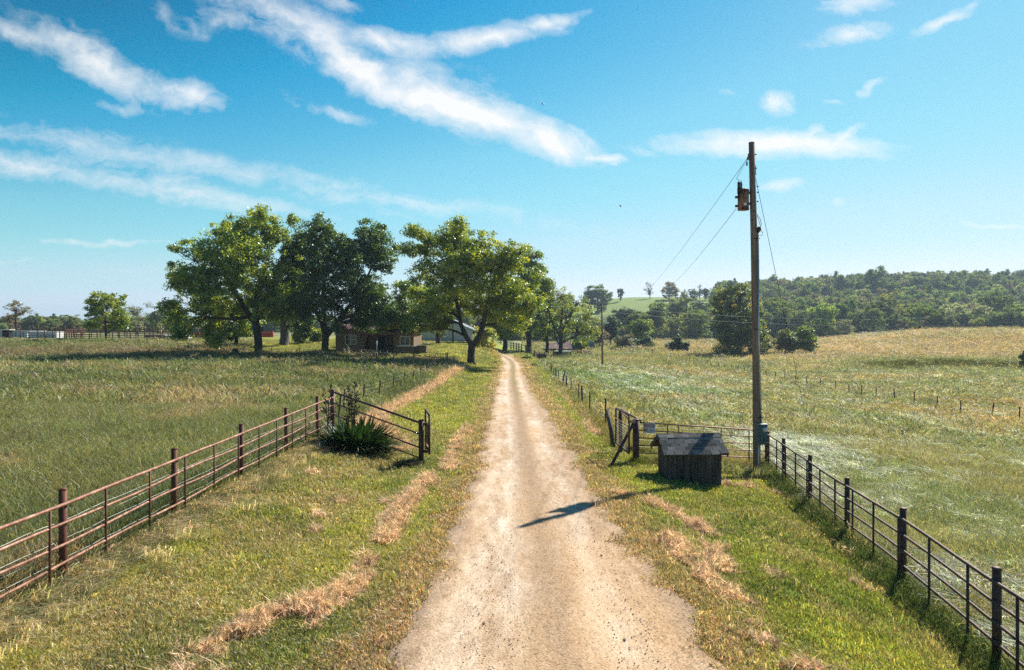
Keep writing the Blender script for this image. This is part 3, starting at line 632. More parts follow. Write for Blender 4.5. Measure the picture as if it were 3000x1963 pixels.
# windrows of dry clippings
HP = []
def windrow(line, wd, n, clump=.9):
    L = smooth_line(line, .25); t_ = rg.random(n) * (len(L) - 1); i = t_.astype(int)
    p = L[i] + rg.normal(0, wd, (n, 2)) * rg.uniform(.3, 1, (n, 1))
    f = fbm(p[:, 0] * 2.1, p[:, 1] * 1.6, 31, 3); p = p[f > .5 - clump * .2]; HP.append(p)
windrow([(-2.9, 8.0), (-2.5, 9.2), (-2.25, 10.5), (-2.3, 12.6), (-2.4, 15), (-2.2, 19)], .13, 2300, .1)
windrow([(-3.4, 7.0), (-3.2, 8.6), (-2.6, 9.4)], .22, 900, .1)
windrow([(-6.1, 26.5), (-6.3, 32), (-6.4, 40), (-6.3, 52), (-6.2, 66), (-5.6, 76)], .42, 7500, 1)
windrow([(-3.9, 23.5), (-4.6, 25.4), (-5.6, 28), (-6.0, 30)], .42, 2600, 1)
windrow([(2.6, 17.0), (3.5, 15.6), (3.85, 13.5), (3.5, 11.6), (3.1, 9.4), (3.15, 7.8), (3.4, 6.4)], .15, 1600, .2)
windrow([(3.0, 12.8), (2.9, 11.2), (3.0, 10.2)], .14, 400, .3)
windrow([(-1.9, 20), (-2.0, 24), (-1.9, 30)], .14, 420, .2)
windrow([(3.9, 27), (3.5, 31), (3.9, 36), (3.9, 44), (3.7, 52)], .18, 900, .3)
windrow([(5.6, 20.4), (7.9, 20.3), (8.0, 17.5), (7.5, 15.3), (7.0, 13)], .14, 700, .1)
for q in range(12):
    cx_, cy_ = rg.uniform(-5.6, -1.9), rg.uniform(6, 20)
    if q % 3 == 0: cx_, cy_ = rg.uniform(3, 6.4), rg.uniform(7, 17)
    windrow([(cx_, cy_), (cx_ + rg.normal(0, .2), cy_ + .4)], .07, 14, 1)
A = np.concatenate(HP); n = len(A); s = rg.uniform(.5, 1.3, n) * (1 + A[:, 1] / 40)
scatter('dry_clippings', 'rows of dried tan mowing clippings lying on the verges', pts(A[:, 0], A[:, 1], .03 + rg.random(n) * .05), eul(n, rg, .5), np.stack([s, s, s * 1.1], -1), np.array([.74, .60, .36]) * rg.uniform(.4, 1.35, (n, 1)), HAY, 4, rg)
# bare soil streak under the right fence is litter + stones on the road
def stone_mesh(rng):
    bm = bmesh.new(); bmesh.ops.create_icosphere(bm, subdivisions=1, radius=1)
    for v in bm.verts: v.co *= rng.uniform(.7, 1.2); v.co.z *= .6
    me = bpy.data.meshes.new('pebble'); bm.to_mesh(me); bm.free(); return me
STONES = source_coll('pebble', [stone_mesh(rg) for _ in range(4)], [M['stone_loose']])
X, Y = sample(420000, (-1.9, 3.2), 5.5, 48, rg, power=1.85); u_ = (X - I(Y, RC[:, 1], RC[:, 0])) / 1.75
pr = .22 + .5 * sstep(.6, .95, np.abs(u_)) + .55 * np.exp(-((u_ - .02) / .16) ** 2); k = (rg.random(len(X)) < pr * .6) & (np.abs(u_) < 1.06); X, Y = X[k], Y[k]; n = len(X)
s = .004 + .008 * rg.random(n) ** 2 + (rg.random(n) < .003) * .016
scatter('loose_gravel', 'small loose stones scattered over the gravel road', pts(X, Y, .03), eul(n, rg, .5), np.stack([s * 1.2, s, s], -1), np.full((n, 3), .3), STONES, 4, rg)

# ------------------------------------------------------------------ trees
def leaves_arrays(rng, cen, crad, per, size, pal, flat=.5, droop=0.):
    """cen (n,3) clump centres, crad (n,), per leaves each; returns V,F,tint"""
    n = len(cen) * per
    c = np.repeat(cen, per, 0); r = np.repeat(crad, per)
    d = rng.normal(size=(n, 3)); d /= np.linalg.norm(d, axis=1)[:, None]
    p = c + d * (r * rng.random(n) ** .5)[:, None] * np.array([1, 1, .75])
    nrm = rng.normal(size=(n, 3)) + np.array([0, 0, .9]) + d * .6; nrm /= np.linalg.norm(nrm, axis=1)[:, None]
    t1 = np.cross(nrm, rng.normal(size=(n, 3))); t1 /= np.linalg.norm(t1, axis=1)[:, None]; t2 = np.cross(nrm, t1)
    s = size * rng.uniform(.6, 1.35, n)[:, None]
    V = np.stack([p - t1 * s, p + t2 * s * flat, p + t1 * s, p - t2 * s * flat], 1).reshape(-1, 3)
    F = np.arange(n * 4).reshape(-1, 4)
    pal = np.array(pal, float)
    ci = np.repeat(rng.random(len(cen)), per) * .6 + rng.random(n) * .4
    k = ci * (len(pal) - 1); i = np.clip(k.astype(int), 0, len(pal) - 2); f = (k - i)[:, None]
    col = pal[i] * (1 - f) + pal[i + 1] * f; col = col * rng.uniform(.72, 1.3, (n, 1)) * np.array([1.95, 2.0, 1.8])
    return V, F, np.repeat(col, 4, 0)
def crown_points(rng, lobes, n, cr, holes=.35, shell=.45):
    """lobes: (x,y,z,rx,ry,rz)"""
    L = np.array(lobes, float); vol = (L[:, 3] * L[:, 4] * L[:, 5]) ** .75; pk = rng.choice(len(L), n * 2, p=vol / vol.sum())
    d = rng.normal(size=(n * 2, 3)); d /= np.linalg.norm(d, axis=1)[:, None]
    az = np.arctan2(d[:, 1], d[:, 0]); irr = .78 + .45 * fbm(az * 1.6 + pk * 7, d[:, 2] * 2.2 + pk * 3, 5, 3)
    rr = (shell + (1 - shell) * rng.random(n * 2)) ** .8 * irr
    p = L[pk, :3] + d * rr[:, None] * L[pk, 3:]
    h = fbm(p[:, 0] / (1.6 * cr * 2) + p[:, 2] * .7 / cr, p[:, 1] / (1.6 * cr * 2) - p[:, 2] * .5 / cr, 88, 3)
    k = h > holes; p = p[k][:n]; pk = pk[k][:n]
    return p, pk
def tree(name, label, cat, base, lobes, trunk, n_cl, per, cr, size, pal, seed, bark='bark', group=None, leafm='leaf', twigs=70, forks=None, holes=.38, shell=.45, bare=0, twig_r=.035, flat=.5):
    """trunk: list of (x,y,z,r) relative to base; lobes relative to base"""
    rng = np.random.default_rng(seed)
    root = empty(name, base, 0, label, cat, group)
    p, pk = crown_points(rng, lobes, n_cl, cr, holes, shell)
    V, F, C_ = leaves_arrays(rng, p, cr * rng.uniform(.6, 1.25, len(p)), per, size, pal, flat)
    me = np_mesh('crown', V, F, {'tint': ('FLOAT_COLOR', rgba(C_))}); link('crown', me, root, M[leafm])
    mb = MB(); mb.tube([q[:3] for q in trunk], [q[3] for q in trunk], 10)
    top = Vector(trunk[-1][:3]); rt = trunk[-1][3]; tz = [q[2] for q in trunk]
    starts = [(Vector(q[:3]), q[3]) for q in trunk[len(trunk) // 2:]] + [(Vector(q[:3]), q[3]) for f_ in (forks or []) for q in f_[1:]]
    for f_ in (forks or []): mb.tube([q[:3] for q in f_], [q[3] for q in f_], 9)
    LC = [Vector(l[:3]) for l in lobes]
    for i, c in enumerate(LC):
        s0, r0 = min(starts, key=lambda q: (q[0] - c).length + max(0, q[0].z - c.z) * 1.5)
        r0 = min(r0 * .62, .3); mid = (s0 + c) / 2 + Vector((rng.normal(0, .3), rng.normal(0, .3), rng.uniform(.0, .6))) * ((c - s0).length / 6)
        mb.tube([s0, s0.lerp(mid, .5) + Vector((0, 0, .1)), mid, c], [r0, r0 * .8, r0 * .6, r0 * .3], 6, False)
    sel = rng.choice(len(p), min(twigs, len(p)), replace=False)
    for j in sel:
        c = LC[pk[j]]; q = Vector(p[j]); mid = (c + q) / 2 + Vector(rng.normal(0, .12, 3)) * (q - c).length
        mb.tube([c, mid, q], [twig_r * 1.6, twig_r, twig_r * .35], 4, False)
    for j in range(bare):      # bare twigs sticking out of the crown
        a = int(rng.integers(len(p))); c = LC[pk[a]]; q = c + (Vector(p[a]) - c) * 1.25; mid = (c + q) / 2 + Vector(rng.normal(0, .2, 3))
        mb.tube([c, mid, q], [twig_r * 1.3, twig_r * .7, twig_r * .25], 3, False)
        for _ in range(3):
            mb.tube([mid, mid.lerp(q, .6) + Vector(rng.normal(0, .45, 3)) * cr], [twig_r * .6, twig_r * .2], 3, False)
    mb.build('trunk', M[bark], root, True)
    return root
def px_lobes(L, Y, base, rng, depth=.8):
    out_ = []
    for q in L:
        r = q[2] * Y / 2000; yo = (q[3] if len(q) > 3 else rng.uniform(-1, 1)) * 3.6
        out_.append((wx(q[0], Y) - base.x, yo, wz(q[1], Y) - base.z, r, r * 1.05, r * .92))
    return out_
G1 = [(.036, .058, .013), (.070, .105, .018), (.13, .165, .026), (.19, .21, .034), (.28, .25, .038)]      # green to yellow
G2 = [(.022, .042, .014), (.042, .074, .020), (.065, .105, .025), (.105, .145, .035)]                      # deep green
G3 = [(.045, .070, .012), (.10, .135, .020), (.20, .215, .028), (.30, .255, .030), (.42, .30, .030)]      # turning yellow
G4 = [(.040, .055, .022), (.075, .090, .035), (.12, .13, .045), (.17, .165, .06)]                          # dull olive
G5 = [(.040, .060, .026), (.07, .10, .036), (.11, .14, .05), (.18, .19, .07)]
rt_ = np.random.default_rng(11)
def trunk_px(L, Y, base):
    return [((px - 1500) / 2000 * Y - base.x, 0.0, wz(py, Y) - base.z, r) for px, py, r in L]

Ya = 86; b_ = gp(758, Ya); b_.z -= .1
tree('walnut_tree', 'tallest yellow green tree with thin airy top left of the dark round tree', 'tree', b_,
     px_lobes([(600, 770, 75), (680, 705, 80), (758, 680, 75), (730, 770, 105), (640, 830, 90), (590, 900, 75), (545, 905, 40), (560, 965, 32), (690, 895, 75), (790, 830, 80), (800, 905, 55), (820, 690, 30), (650, 685, 40), (548, 830, 40), (785, 640, 28), (838, 640, 22), (700, 650, 28), (520, 940, 30), (590, 980, 26), (840, 770, 50), (560, 740, 35), (855, 870, 48), (500, 905, 24), (525, 800, 28), (540, 990, 24), (622, 1000, 26), (662, 990, 28), (700, 965, 26)], Ya, b_, rt_),
     trunk_px([(758, 1050, .75), (758, 1035, .55), (757, 1000, .50), (752, 965, .48), (748, 930, .44), (750, 880, .36), (770, 820, .26), (790, 740, .16)], Ya, b_),
     1650, 56, .74, .155, G1, 1, forks=[trunk_px([(750, 950, .4), (715, 900, .3), (680, 840, .22), (650, 780, .14)], Ya, b_), trunk_px([(750, 940, .36), (790, 890, .28), (830, 850, .2), (850, 800, .12)], Ya, b_), trunk_px([(750, 925, .3), (680, 935, .2), (610, 930, .14)], Ya, b_)], twigs=220, bare=26, holes=.37, shell=.2)
Yb = 87; b_ = gp(950, Yb); b_.z -= .1
tree('maple_tree', 'dark green round maple standing in front of the brown house', 'tree', b_,
     px_lobes([(880, 720, 72), (955, 700, 62), (1085, 705, 62), (1115, 770, 55), (1000, 780, 92), (870, 790, 70), (1060, 850, 78), (940, 870, 78), (860, 890, 55), (1110, 885, 55), (1040, 915, 45), (1135, 800, 30), (1140, 925, 30), (890, 935, 38), (985, 915, 38), (1020, 740, 55), (1150, 730, 26), (845, 860, 42), (1085, 938, 38), (1145, 930, 44), (1195, 940, 36), (1215, 905, 26), (1050, 945, 26), (840, 740, 36), (1010, 960, 20), (920, 975, 18)], Yb, b_, rt_),
     trunk_px([(950, 1056, .62), (951, 1040, .47), (953, 1000, .43), (955, 975, .46), (950, 940, .38), (945, 890, .3), (950, 820, .22), (960, 750, .12)], Yb, b_),
     1700, 58, .72, .15, G2, 2, forks=[trunk_px([(957, 985, .34), (985, 950, .28), (1020, 900, .24), (1060, 850, .18), (1090, 780, .12)], Yb, b_), trunk_px([(950, 950, .3), (915, 900, .22), (885, 840, .16), (870, 770, .1)], Yb, b_), trunk_px([(950, 985, .2), (938, 940, .15), (925, 900, .12)], Yb, b_)], twigs=200, bare=8, holes=.34, shell=.25)
Yc = 83; b_ = gp(1380, Yc); b_.z -= .1
tree('pecan_tree', 'big forked tree with yellowing leaves right beside the gravel road', 'tree', b_,
     px_lobes([(1245, 715, 46), (1322, 702, 60), (1400, 740, 68), (1250, 800, 48), (1340, 810, 88), (1440, 800, 88), (1500, 770, 56), (1552, 815, 48), (1480, 870, 78), (1550, 895, 44), (1360, 875, 62), (1280, 895, 56), (1232, 938, 42), (1288, 950, 36), (1440, 905, 50), (1485, 950, 34), (1215, 860, 30), (1225, 690, 28), (1345, 668, 26), (1210, 740, 26), (1245, 965, 20), (1525, 945, 30)], Yc, b_, rt_),
     trunk_px([(1380, 1074, .80), (1380, 1060, .52), (1380, 1040, .44), (1382, 1015, .43), (1384, 1006, .44)], Yc, b_),
     1550, 56, .72, .15, G3[:4], 3, forks=[trunk_px([(1382, 1012, .36), (1365, 985, .30), (1350, 950, .26), (1345, 915, .24), (1330, 860, .18), (1310, 780, .12)], Yc, b_), trunk_px([(1386, 1012, .38), (1402, 990, .34), (1415, 955, .31), (1425, 900, .26), (1445, 840, .18), (1460, 780, .1)], Yc, b_), trunk_px([(1348, 935, .22), (1325, 915, .18), (1290, 910, .13), (1250, 900, .08)], Yc, b_)], twigs=200, bare=12, holes=.38, shell=.22)

def auto_lobes(rng, wdt, hgt, clear, n=9, top=1.0):
    """crown lobes for a free standing tree: width, height, clear stem"""
    out_ = []
    ch = hgt - clear; cz = clear + ch / 2
    for i in range(n):
        t = rng.uniform(0, 1); z = clear + ch * (.15 + .75 * t); w_ = wdt / 2 * math.sqrt(max(.05, 1 - ((z - cz) / (ch * .62)) ** 2)) * .68
        a = rng.uniform(0, 2 * math.pi); rr = w_ * rng.uniform(.25, 1.0); r = wdt * rng.uniform(.15, .25)
        out_.append((rr * math.cos(a), rr * math.sin(a), z, r, r, r * .85))
    out_.append((0, 0, cz, wdt * .3, wdt * .3, ch * .38)); out_.append((wdt * .03, 0, hgt - wdt * .13, wdt * .18, wdt * .18, wdt * .13)); return out_
def auto_tree(name, label, px, py_top, wpx, Y, pal, seed, clear=.2, n_cl=150, per=60, cr=None, size=.2, bark='bark', group=None, leafm='leaf', twigs=40, bare=0, r0=None, cat='tree', holes=.36, shell=.5, lob=9, base_py=None):
    rng = np.random.default_rng(seed); b_ = gp(px, Y)
    wdt = wpx * Y / 2000; hgt = wz(py_top, Y) - b_.z; r0 = r0 or hgt * .028; cr = cr or wdt * .085
    L = auto_lobes(rng, wdt, hgt, clear * hgt, lob)
    b_.z -= .1
    tr = [(0, 0, 0, r0 * 1.35), (.01, 0, .25, r0), (rng.normal(0, .1), 0, hgt * clear * .8, r0 * .85), (rng.normal(0, .2), rng.normal(0, .2), hgt * (clear + .2), r0 * .62), (rng.normal(0, .3), 0, hgt * .75, r0 * .28)]
    return tree(name, label, cat, b_, L, tr, n_cl, per, cr, size, pal, seed, bark, group, leafm, twigs, holes=holes, shell=shell, bare=bare)
T = auto_tree
T('walnut_tree', 'small yellowing tree standing alone in front of the cattle pens', 312, 866, 150, 122, G1, 21, .22, 190, 60, .75, .19, lob=11)
T('ash_tree', 'sparse brown leaved tree at the left end of the pens', 48, 872, 86, 175, [(.06, .05, .03), (.11, .085, .05), (.15, .12, .06)], 22, .3, 60, 26, .8, .2, bare=26, twigs=60, holes=.42)
T('locust_tree', 'leafless grey branched tree behind the pens', 402, 890, 110, 210, G4, 23, .25, 60, 26, 1.1, .2, bark='bark_pale', bare=40, twigs=90, holes=.45)
T('elm_tree', 'pale olive tree behind the pens beside the leafless tree', 462, 905, 80, 230, G4, 24, .1, 90, 60, 1.0, .24)
T('oak_tree', 'slim dark tree left of the tall yellow green tree trunk', 643, 905, 120, 98, G2, 25, .3, 130, 60, .8, .17, r0=.32)
T('oak_tree', 'dark tree directly behind the round stump', 690, 880, 110, 101, G2, 26, .3, 110, 60, .8, .17, r0=.32)
T('hackberry_tree', 'thick trunked tree with sunlit bark behind the yard fence', 832, 850, 170, 108, G1[:4], 27, .24, 200, 60, 1.0, .19, bark='bark_pale', r0=.85)  # pale bark colour stands in for sunlight on this trunk
T('lilac_bush', 'bright yellow green bush on the lawn left of the dark maple trunk', 885, 945, 78, 112, G1, 28, .12, 90, 60, .6, .15, r0=.09, cat='bush')
T('yard_shrub', 'second yellow green bush just left of the house', 930, 958, 50, 116, G1, 29, .15, 60, 60, .6, .15, r0=.09, cat='bush')
T('elm_tree', 'tree filling the gap between the maple and the forked tree', 1190, 820, 120, 112, G1[:4], 30, .2, 150, 70, .9, .19)
T('elm_tree', 'dark trunked tree before the pale barn, right of the house', 1283, 840, 150, 118, G2, 31, .28, 180, 70, .95, .19, r0=.45)
T('dogwood_tree', 'low multi stemmed tree with golden leaves beside the road bend', 1415, 955, 92, 118, G3, 32, .18, 90, 60, .6, .15, r0=.14)
T('elm_tree', 'yellowing tree behind the forked tree, over the road bend', 1478, 880, 140, 138, G3[:4], 33, .22, 190, 70, .95, .2, r0=.5)
T('elm_tree', 'tall green tree right of the road bend behind the forked tree', 1550, 720, 150, 140, G1[:4], 34, .18, 380, 75, 1.1, .21, r0=.6, lob=13)
T('elm_tree', 'leaning dark tree between the road and the grey barn', 1602, 850, 110, 150, G2, 35, .25, 150, 60, 1.0, .22)
b_ = gp(1641, 141)
rng = np.random.default_rng(41)
def px3(px, py, Y, y0=0.0): return (wx(px, Y) - b_.x, y0, wz(py, Y) - b_.z)
L = [px3(p_, q_, 141, rng.uniform(-3, 3)) + (r_ * .0705, r_ * .0705, r_ * .06) for p_, q_, r_ in ((1600, 880, 38), (1650, 870, 42), (1690, 890, 42), (1720, 930, 40), (1610, 930, 40), (1660, 930, 50), (1730, 975, 36), (1690, 975, 45), (1590, 970, 25), (1640, 985, 30))]
def tp(q, r_): return tuple(px3(q[0], q[1], 141)) + (r_,)
tree('hackberry_tree', 'half bare spreading tree beside the small plank shed', 'tree', b_, L, [tp((1641, 1058), .6), tp((1641, 1045), .45), tp((1643, 1010), .4), tp((1643, 960), .33), tp((1648, 900), .16)],
     260, 34, .8, .17, G1[1:], 42, forks=[[tp((1643, 1005), .28), tp((1672, 990), .22), tp((1710, 975), .12)], [tp((1642, 990), .25), tp((1620, 950), .2), tp((1600, 890), .1)], [tp((1643, 975), .25), tp((1670, 930), .18), tp((1690, 880), .08)], [tp((1641, 1015), .18), tp((1628, 990), .14), tp((1615, 930), .08)]], twigs=150, bare=60, holes=.40, twig_r=.05)
T('cedar_tree', 'taller of two dark cedars standing alone in the pasture', 1979, 984, 52, 165, [(.015, .028, .012), (.03, .05, .018), (.045, .065, .025)], 43, .02, 110, 60, .55, .16, lob=7, holes=.2)
T('cedar_tree', 'shorter dark cedar leaning against the taller cedar in the pasture', 2007, 1002, 34, 165, [(.015, .028, .012), (.03, .05, .018), (.045, .065, .025)], 44, .02, 70, 60, .5, .16, lob=6, holes=.2)
rng = np.random.default_rng(50); b_ = gp(2165, 152); b_.z -= .2
tree('oak_tree', 'large dark leafy oak with golden edges behind the tall pole', 'tree', b_,
     px_lobes([(2150, 870, 48), (2125, 900, 45), (2185, 900, 50), (2220, 925, 40), (2150, 950, 65), (2200, 970, 55), (2115, 970, 38), (2160, 1010, 60), (2110, 1015, 30), (2215, 1010, 40), (2240, 975, 28), (2170, 850, 25), (2105, 870, 20), (2230, 1030, 30), (2130, 1035, 25)], 152, b_, rng),
     [(0, 0, 0, .7), (0, 0, .5, .5), (0, 0, 4, .45), (.3, 0, 10, .25)], 480, 80, 1.0, .22, [(.016, .026, .008), (.028, .045, .012), (.055, .075, .02), (.15, .13, .03), (.28, .20, .05)], 50, twigs=60, holes=.33)
T('elm_tree', 'rounded shrubby tree with olive leaves right of the dark oak', 2365, 950, 96, 158, G1[:4], 51, .12, 150, 60, .8, .19, bare=30, bark='bark_pale')
T('elm_tree', 'smaller olive tree wedged between the dark oak and the rounded tree', 2300, 965, 80, 156, G4, 52, .12, 120, 60, .8, .19, bare=14)
T('thorn_bush', 'small bare brown bush at the foot of the rounded olive tree', 2385, 1036, 30, 154, [(.05, .04, .035), (.09, .07, .05)], 53, .05, 30, 40, .4, .12, r0=.06, bare=20, cat='bush')
T('willow_bush', 'grey leafed bush at the right edge of the far pasture', 3004, 1015, 46, 105, G4, 54, .1, 60, 60, .4, .13, r0=.09, bare=24, cat='bush')
T('cedar_tree', 'dark cedar mass left of the lone pasture cedars', 1888, 985, 84, 190, [(.015, .028, .012), (.03, .05, .018), (.045, .065, .025)], 55, .03, 130, 60, .8, .2, holes=.2)
T('cedar_tree', 'dark conifer behind the thin utility pole', 1788, 925, 66, 205, [(.015, .03, .014), (.03, .05, .02), (.045, .065, .03)], 56, .03, 130, 60, 1.0, .24, holes=.2)
T('elm_tree', 'light green tree above the dark cedar mass', 1880, 938, 90, 215, G1[:4], 57, .1, 140, 60, 1.1, .25)
T('cedar_bush', 'low dark cedar at the edge of the wood left of the oak', 2072, 972, 34, 270, G2, 58, .03, 60, 50, .8, .22, cat='bush')
for i_, (px_, pyt, wp, Yd, lab, pal_) in enumerate([
    (1720, 925, 70, 180, 'olive tree rising over the grey barn', G4), (1755, 950, 60, 190, 'small brown tree right of the grey barn', [(.07, .055, .045), (.12, .095, .07)]),
    (1830, 985, 70, 185, 'grey brush tree over the log pile', [(.08, .075, .065), (.14, .13, .11)]), (1700, 985, 50, 172, 'dark shrubby tree in front of the grey barn wall', G2)]):
    T('brush_tree', lab, px_, pyt, wp, Yd, pal_, 70 + i_, .1, 100, 50, .8, .2, bare=8)
T('roadside_bush', 'broad leaved green bush at the right edge of the road near its bend', 1545, 1040, 40, 108, G1[1:], 80, .05, 46, 50, .35, .12, r0=.05, cat='bush')
T('roadside_bush', 'small weedy bush by the leaning fence posts beside the road', 1565, 1066, 32, 88, G4, 81, .05, 34, 50, .28, .09, r0=.03, cat='bush')
T('weed_clump', 'brown weeds in the ditch under the forked tree', 1448, 1062, 30, 90, G4, 82, .05, 30, 40, .25, .08, r0=.02, cat='weeds')

# ---- far woods: shared meshes
rf_ = np.random.default_rng(99)
PALS = [G5, G5[:3], [(.06, .08, .03), (.11, .13, .045), (.17, .18, .06), (.22, .22, .08)], [(.05, .08, .02), (.10, .14, .03), (.17, .19, .04)], [(.07, .06, .05), (.12, .10, .075), (.16, .13, .09)], [(.10, .11, .08), (.17, .18, .13), (.25, .25, .19)], [(.02, .035, .02), (.035, .055, .03), (.05, .07, .04)]]
def far_meshes(pal, seed, wdt=9, hgt=12, n_cl=95, per=40, bare=0):
    """crown and trunk mesh data of one background tree"""
    rng = np.random.default_rng(seed); L = auto_lobes(rng, wdt, hgt, hgt * .02, 12)
    p, pk = crown_points(rng, L, n_cl, wdt * .09, .3, .55)
    V, F, C_ = leaves_arrays(rng, p, wdt * .095 * rng.uniform(.6, 1.25, len(p)), per, .30, pal)
    cm = np_mesh('far_crown', V, F, {'tint': ('FLOAT_COLOR', rgba(C_))}); cm.materials.append(M['leaf_far'])
    mb = MB(); mb.tube([(0, 0, -.5), (0, 0, hgt * .3), (.3, 0, hgt * .8)], [.3, .22, .08], 6)
    for j in range(26 + bare * 2):
        q = Vector(p[rng.integers(len(p))]); mb.tube([(0, 0, hgt * rng.uniform(.15, .5)), q * .6 + Vector((0, 0, hgt * .15)), q], [.12, .07, .02], 3, False)
        if j < bare:
            for _ in range(4): mb.tube([q * .8 + Vector((0, 0, hgt * .1)), q * 1.1 + Vector(rng.normal(0, .6, 3))], [.05, .015], 3, False)
    tm = bpy.data.meshes.new('far_trunk'); tm.from_pydata(mb.v, [], mb.f); tm.materials.append(M['bark_pale'] if bare else M['bark'])
    return cm, tm
FAR = [far_meshes(PALS[i % 7], 200 + i, rf_.uniform(9, 12), rf_.uniform(10, 13), 130, 50) for i in range(10)]
FARBARE = far_meshes([(.11, .10, .09), (.16, .14, .12)], 260, 9, 12, 26, 12, 40)
def far_tree(name, label, px, py_top, Y, v, wscale=1.0, group=None):
    b_ = gp(px, Y); hgt = wz(py_top, Y) - b_.z; s = hgt / 12.0
    r = empty(name, b_, rf_.uniform(0, 6.28), label, 'tree', group); ws = wscale * (1.5 if 1700 < px < 2110 and Y > 450 else 1.12); r.scale = (s * ws, s * ws, s)
    cm, tm = v; link('crown', cm, r); link('trunk', tm, r); return r
# woods as one mass on the slope and along the left skyline
wc = bpy.data.collections.new('wood_source')
for i, (cm, tm) in enumerate(FAR):
    me = cm.copy(); bm = bmesh.new(); bm.from_mesh(cm); bm.from_mesh(tm); bm.to_mesh(me); bm.free(); me.materials.append(M['bark'])
    k0 = len(cm.polygons); mi = np.zeros(len(me.polygons), np.int32); mi[k0:] = 1; me.polygons.foreach_set('material_index', mi)
    wc.objects.link(bpy.data.objects.new('wood_source_%02d' % i, me))
def poisson(n, fx, rng):
    out_ = []; 
    for _ in range(n):
        p = fx()
        if p is not None: out_.append(p)
    return out_
PW = []
for _ in range(5200):
    Yq = 290 + 330 * rf_.random() ** 1.1; Xq = rf_.uniform(.04, .98) * Yq
    r_ = Xq / Yq; edge = I(r_, [.04, .16, .3, .42, .5, .6, .75, .98], [300, 296, 292, 300, 300, 262, 258, 262])
    if Yq < edge: continue
    if .085 < r_ < .235 and Yq > 345: continue
    if .235 <= r_ < .30 and Yq > 430: continue
    if all((Xq - a) ** 2 + (Yq - b) ** 2 > 62 for a, b, _ in PW[-600:]): PW.append((Xq, Yq, rf_.uniform(.75, 1.3)))
for _ in range(400):
    r_ = rf_.uniform(.05, .98); Yq = I(r_, [.04, .16, .3, .42, .5, .6, .75, .98], [300, 296, 292, 300, 300, 262, 258, 262]) + rf_.uniform(0, 14); Xq = r_ * Yq
    PW.append((Xq, Yq, rf_.uniform(.4, .75)))
for _ in range(420):
    Yq = rf_.uniform(300, 350); Xq = rf_.uniform(-.85, -.1) * Yq; PW.append((Xq, Yq, rf_.uniform(.45, .72)))
for _ in range(150):
    Yq = rf_.uniform(240, 300); Xq = rf_.uniform(-.12, .10) * Yq; PW.append((Xq, Yq, rf_.uniform(.5, .85)))
PW = np.array(PW); n = len(PW)
PW[:, 2] *= np.where((PW[:, 0] / PW[:, 1] > .04) & (PW[:, 0] / PW[:, 1] < .30), .72, 1.0)
scatter('woods', 'wooded hillside and distant tree line of mixed green trees', np.stack([PW[:, 0], PW[:, 1], terrain(PW[:, 0], PW[:, 1]) - .3], -1),
        np.stack([np.zeros(n), np.zeros(n), rf_.uniform(0, 6.28, n)], -1), np.stack([PW[:, 2] * rf_.uniform(.85, 1.25, n), PW[:, 2] * rf_.uniform(.85, 1.25, n), PW[:, 2]], -1), np.ones((n, 3)), wc, 10, rf_)
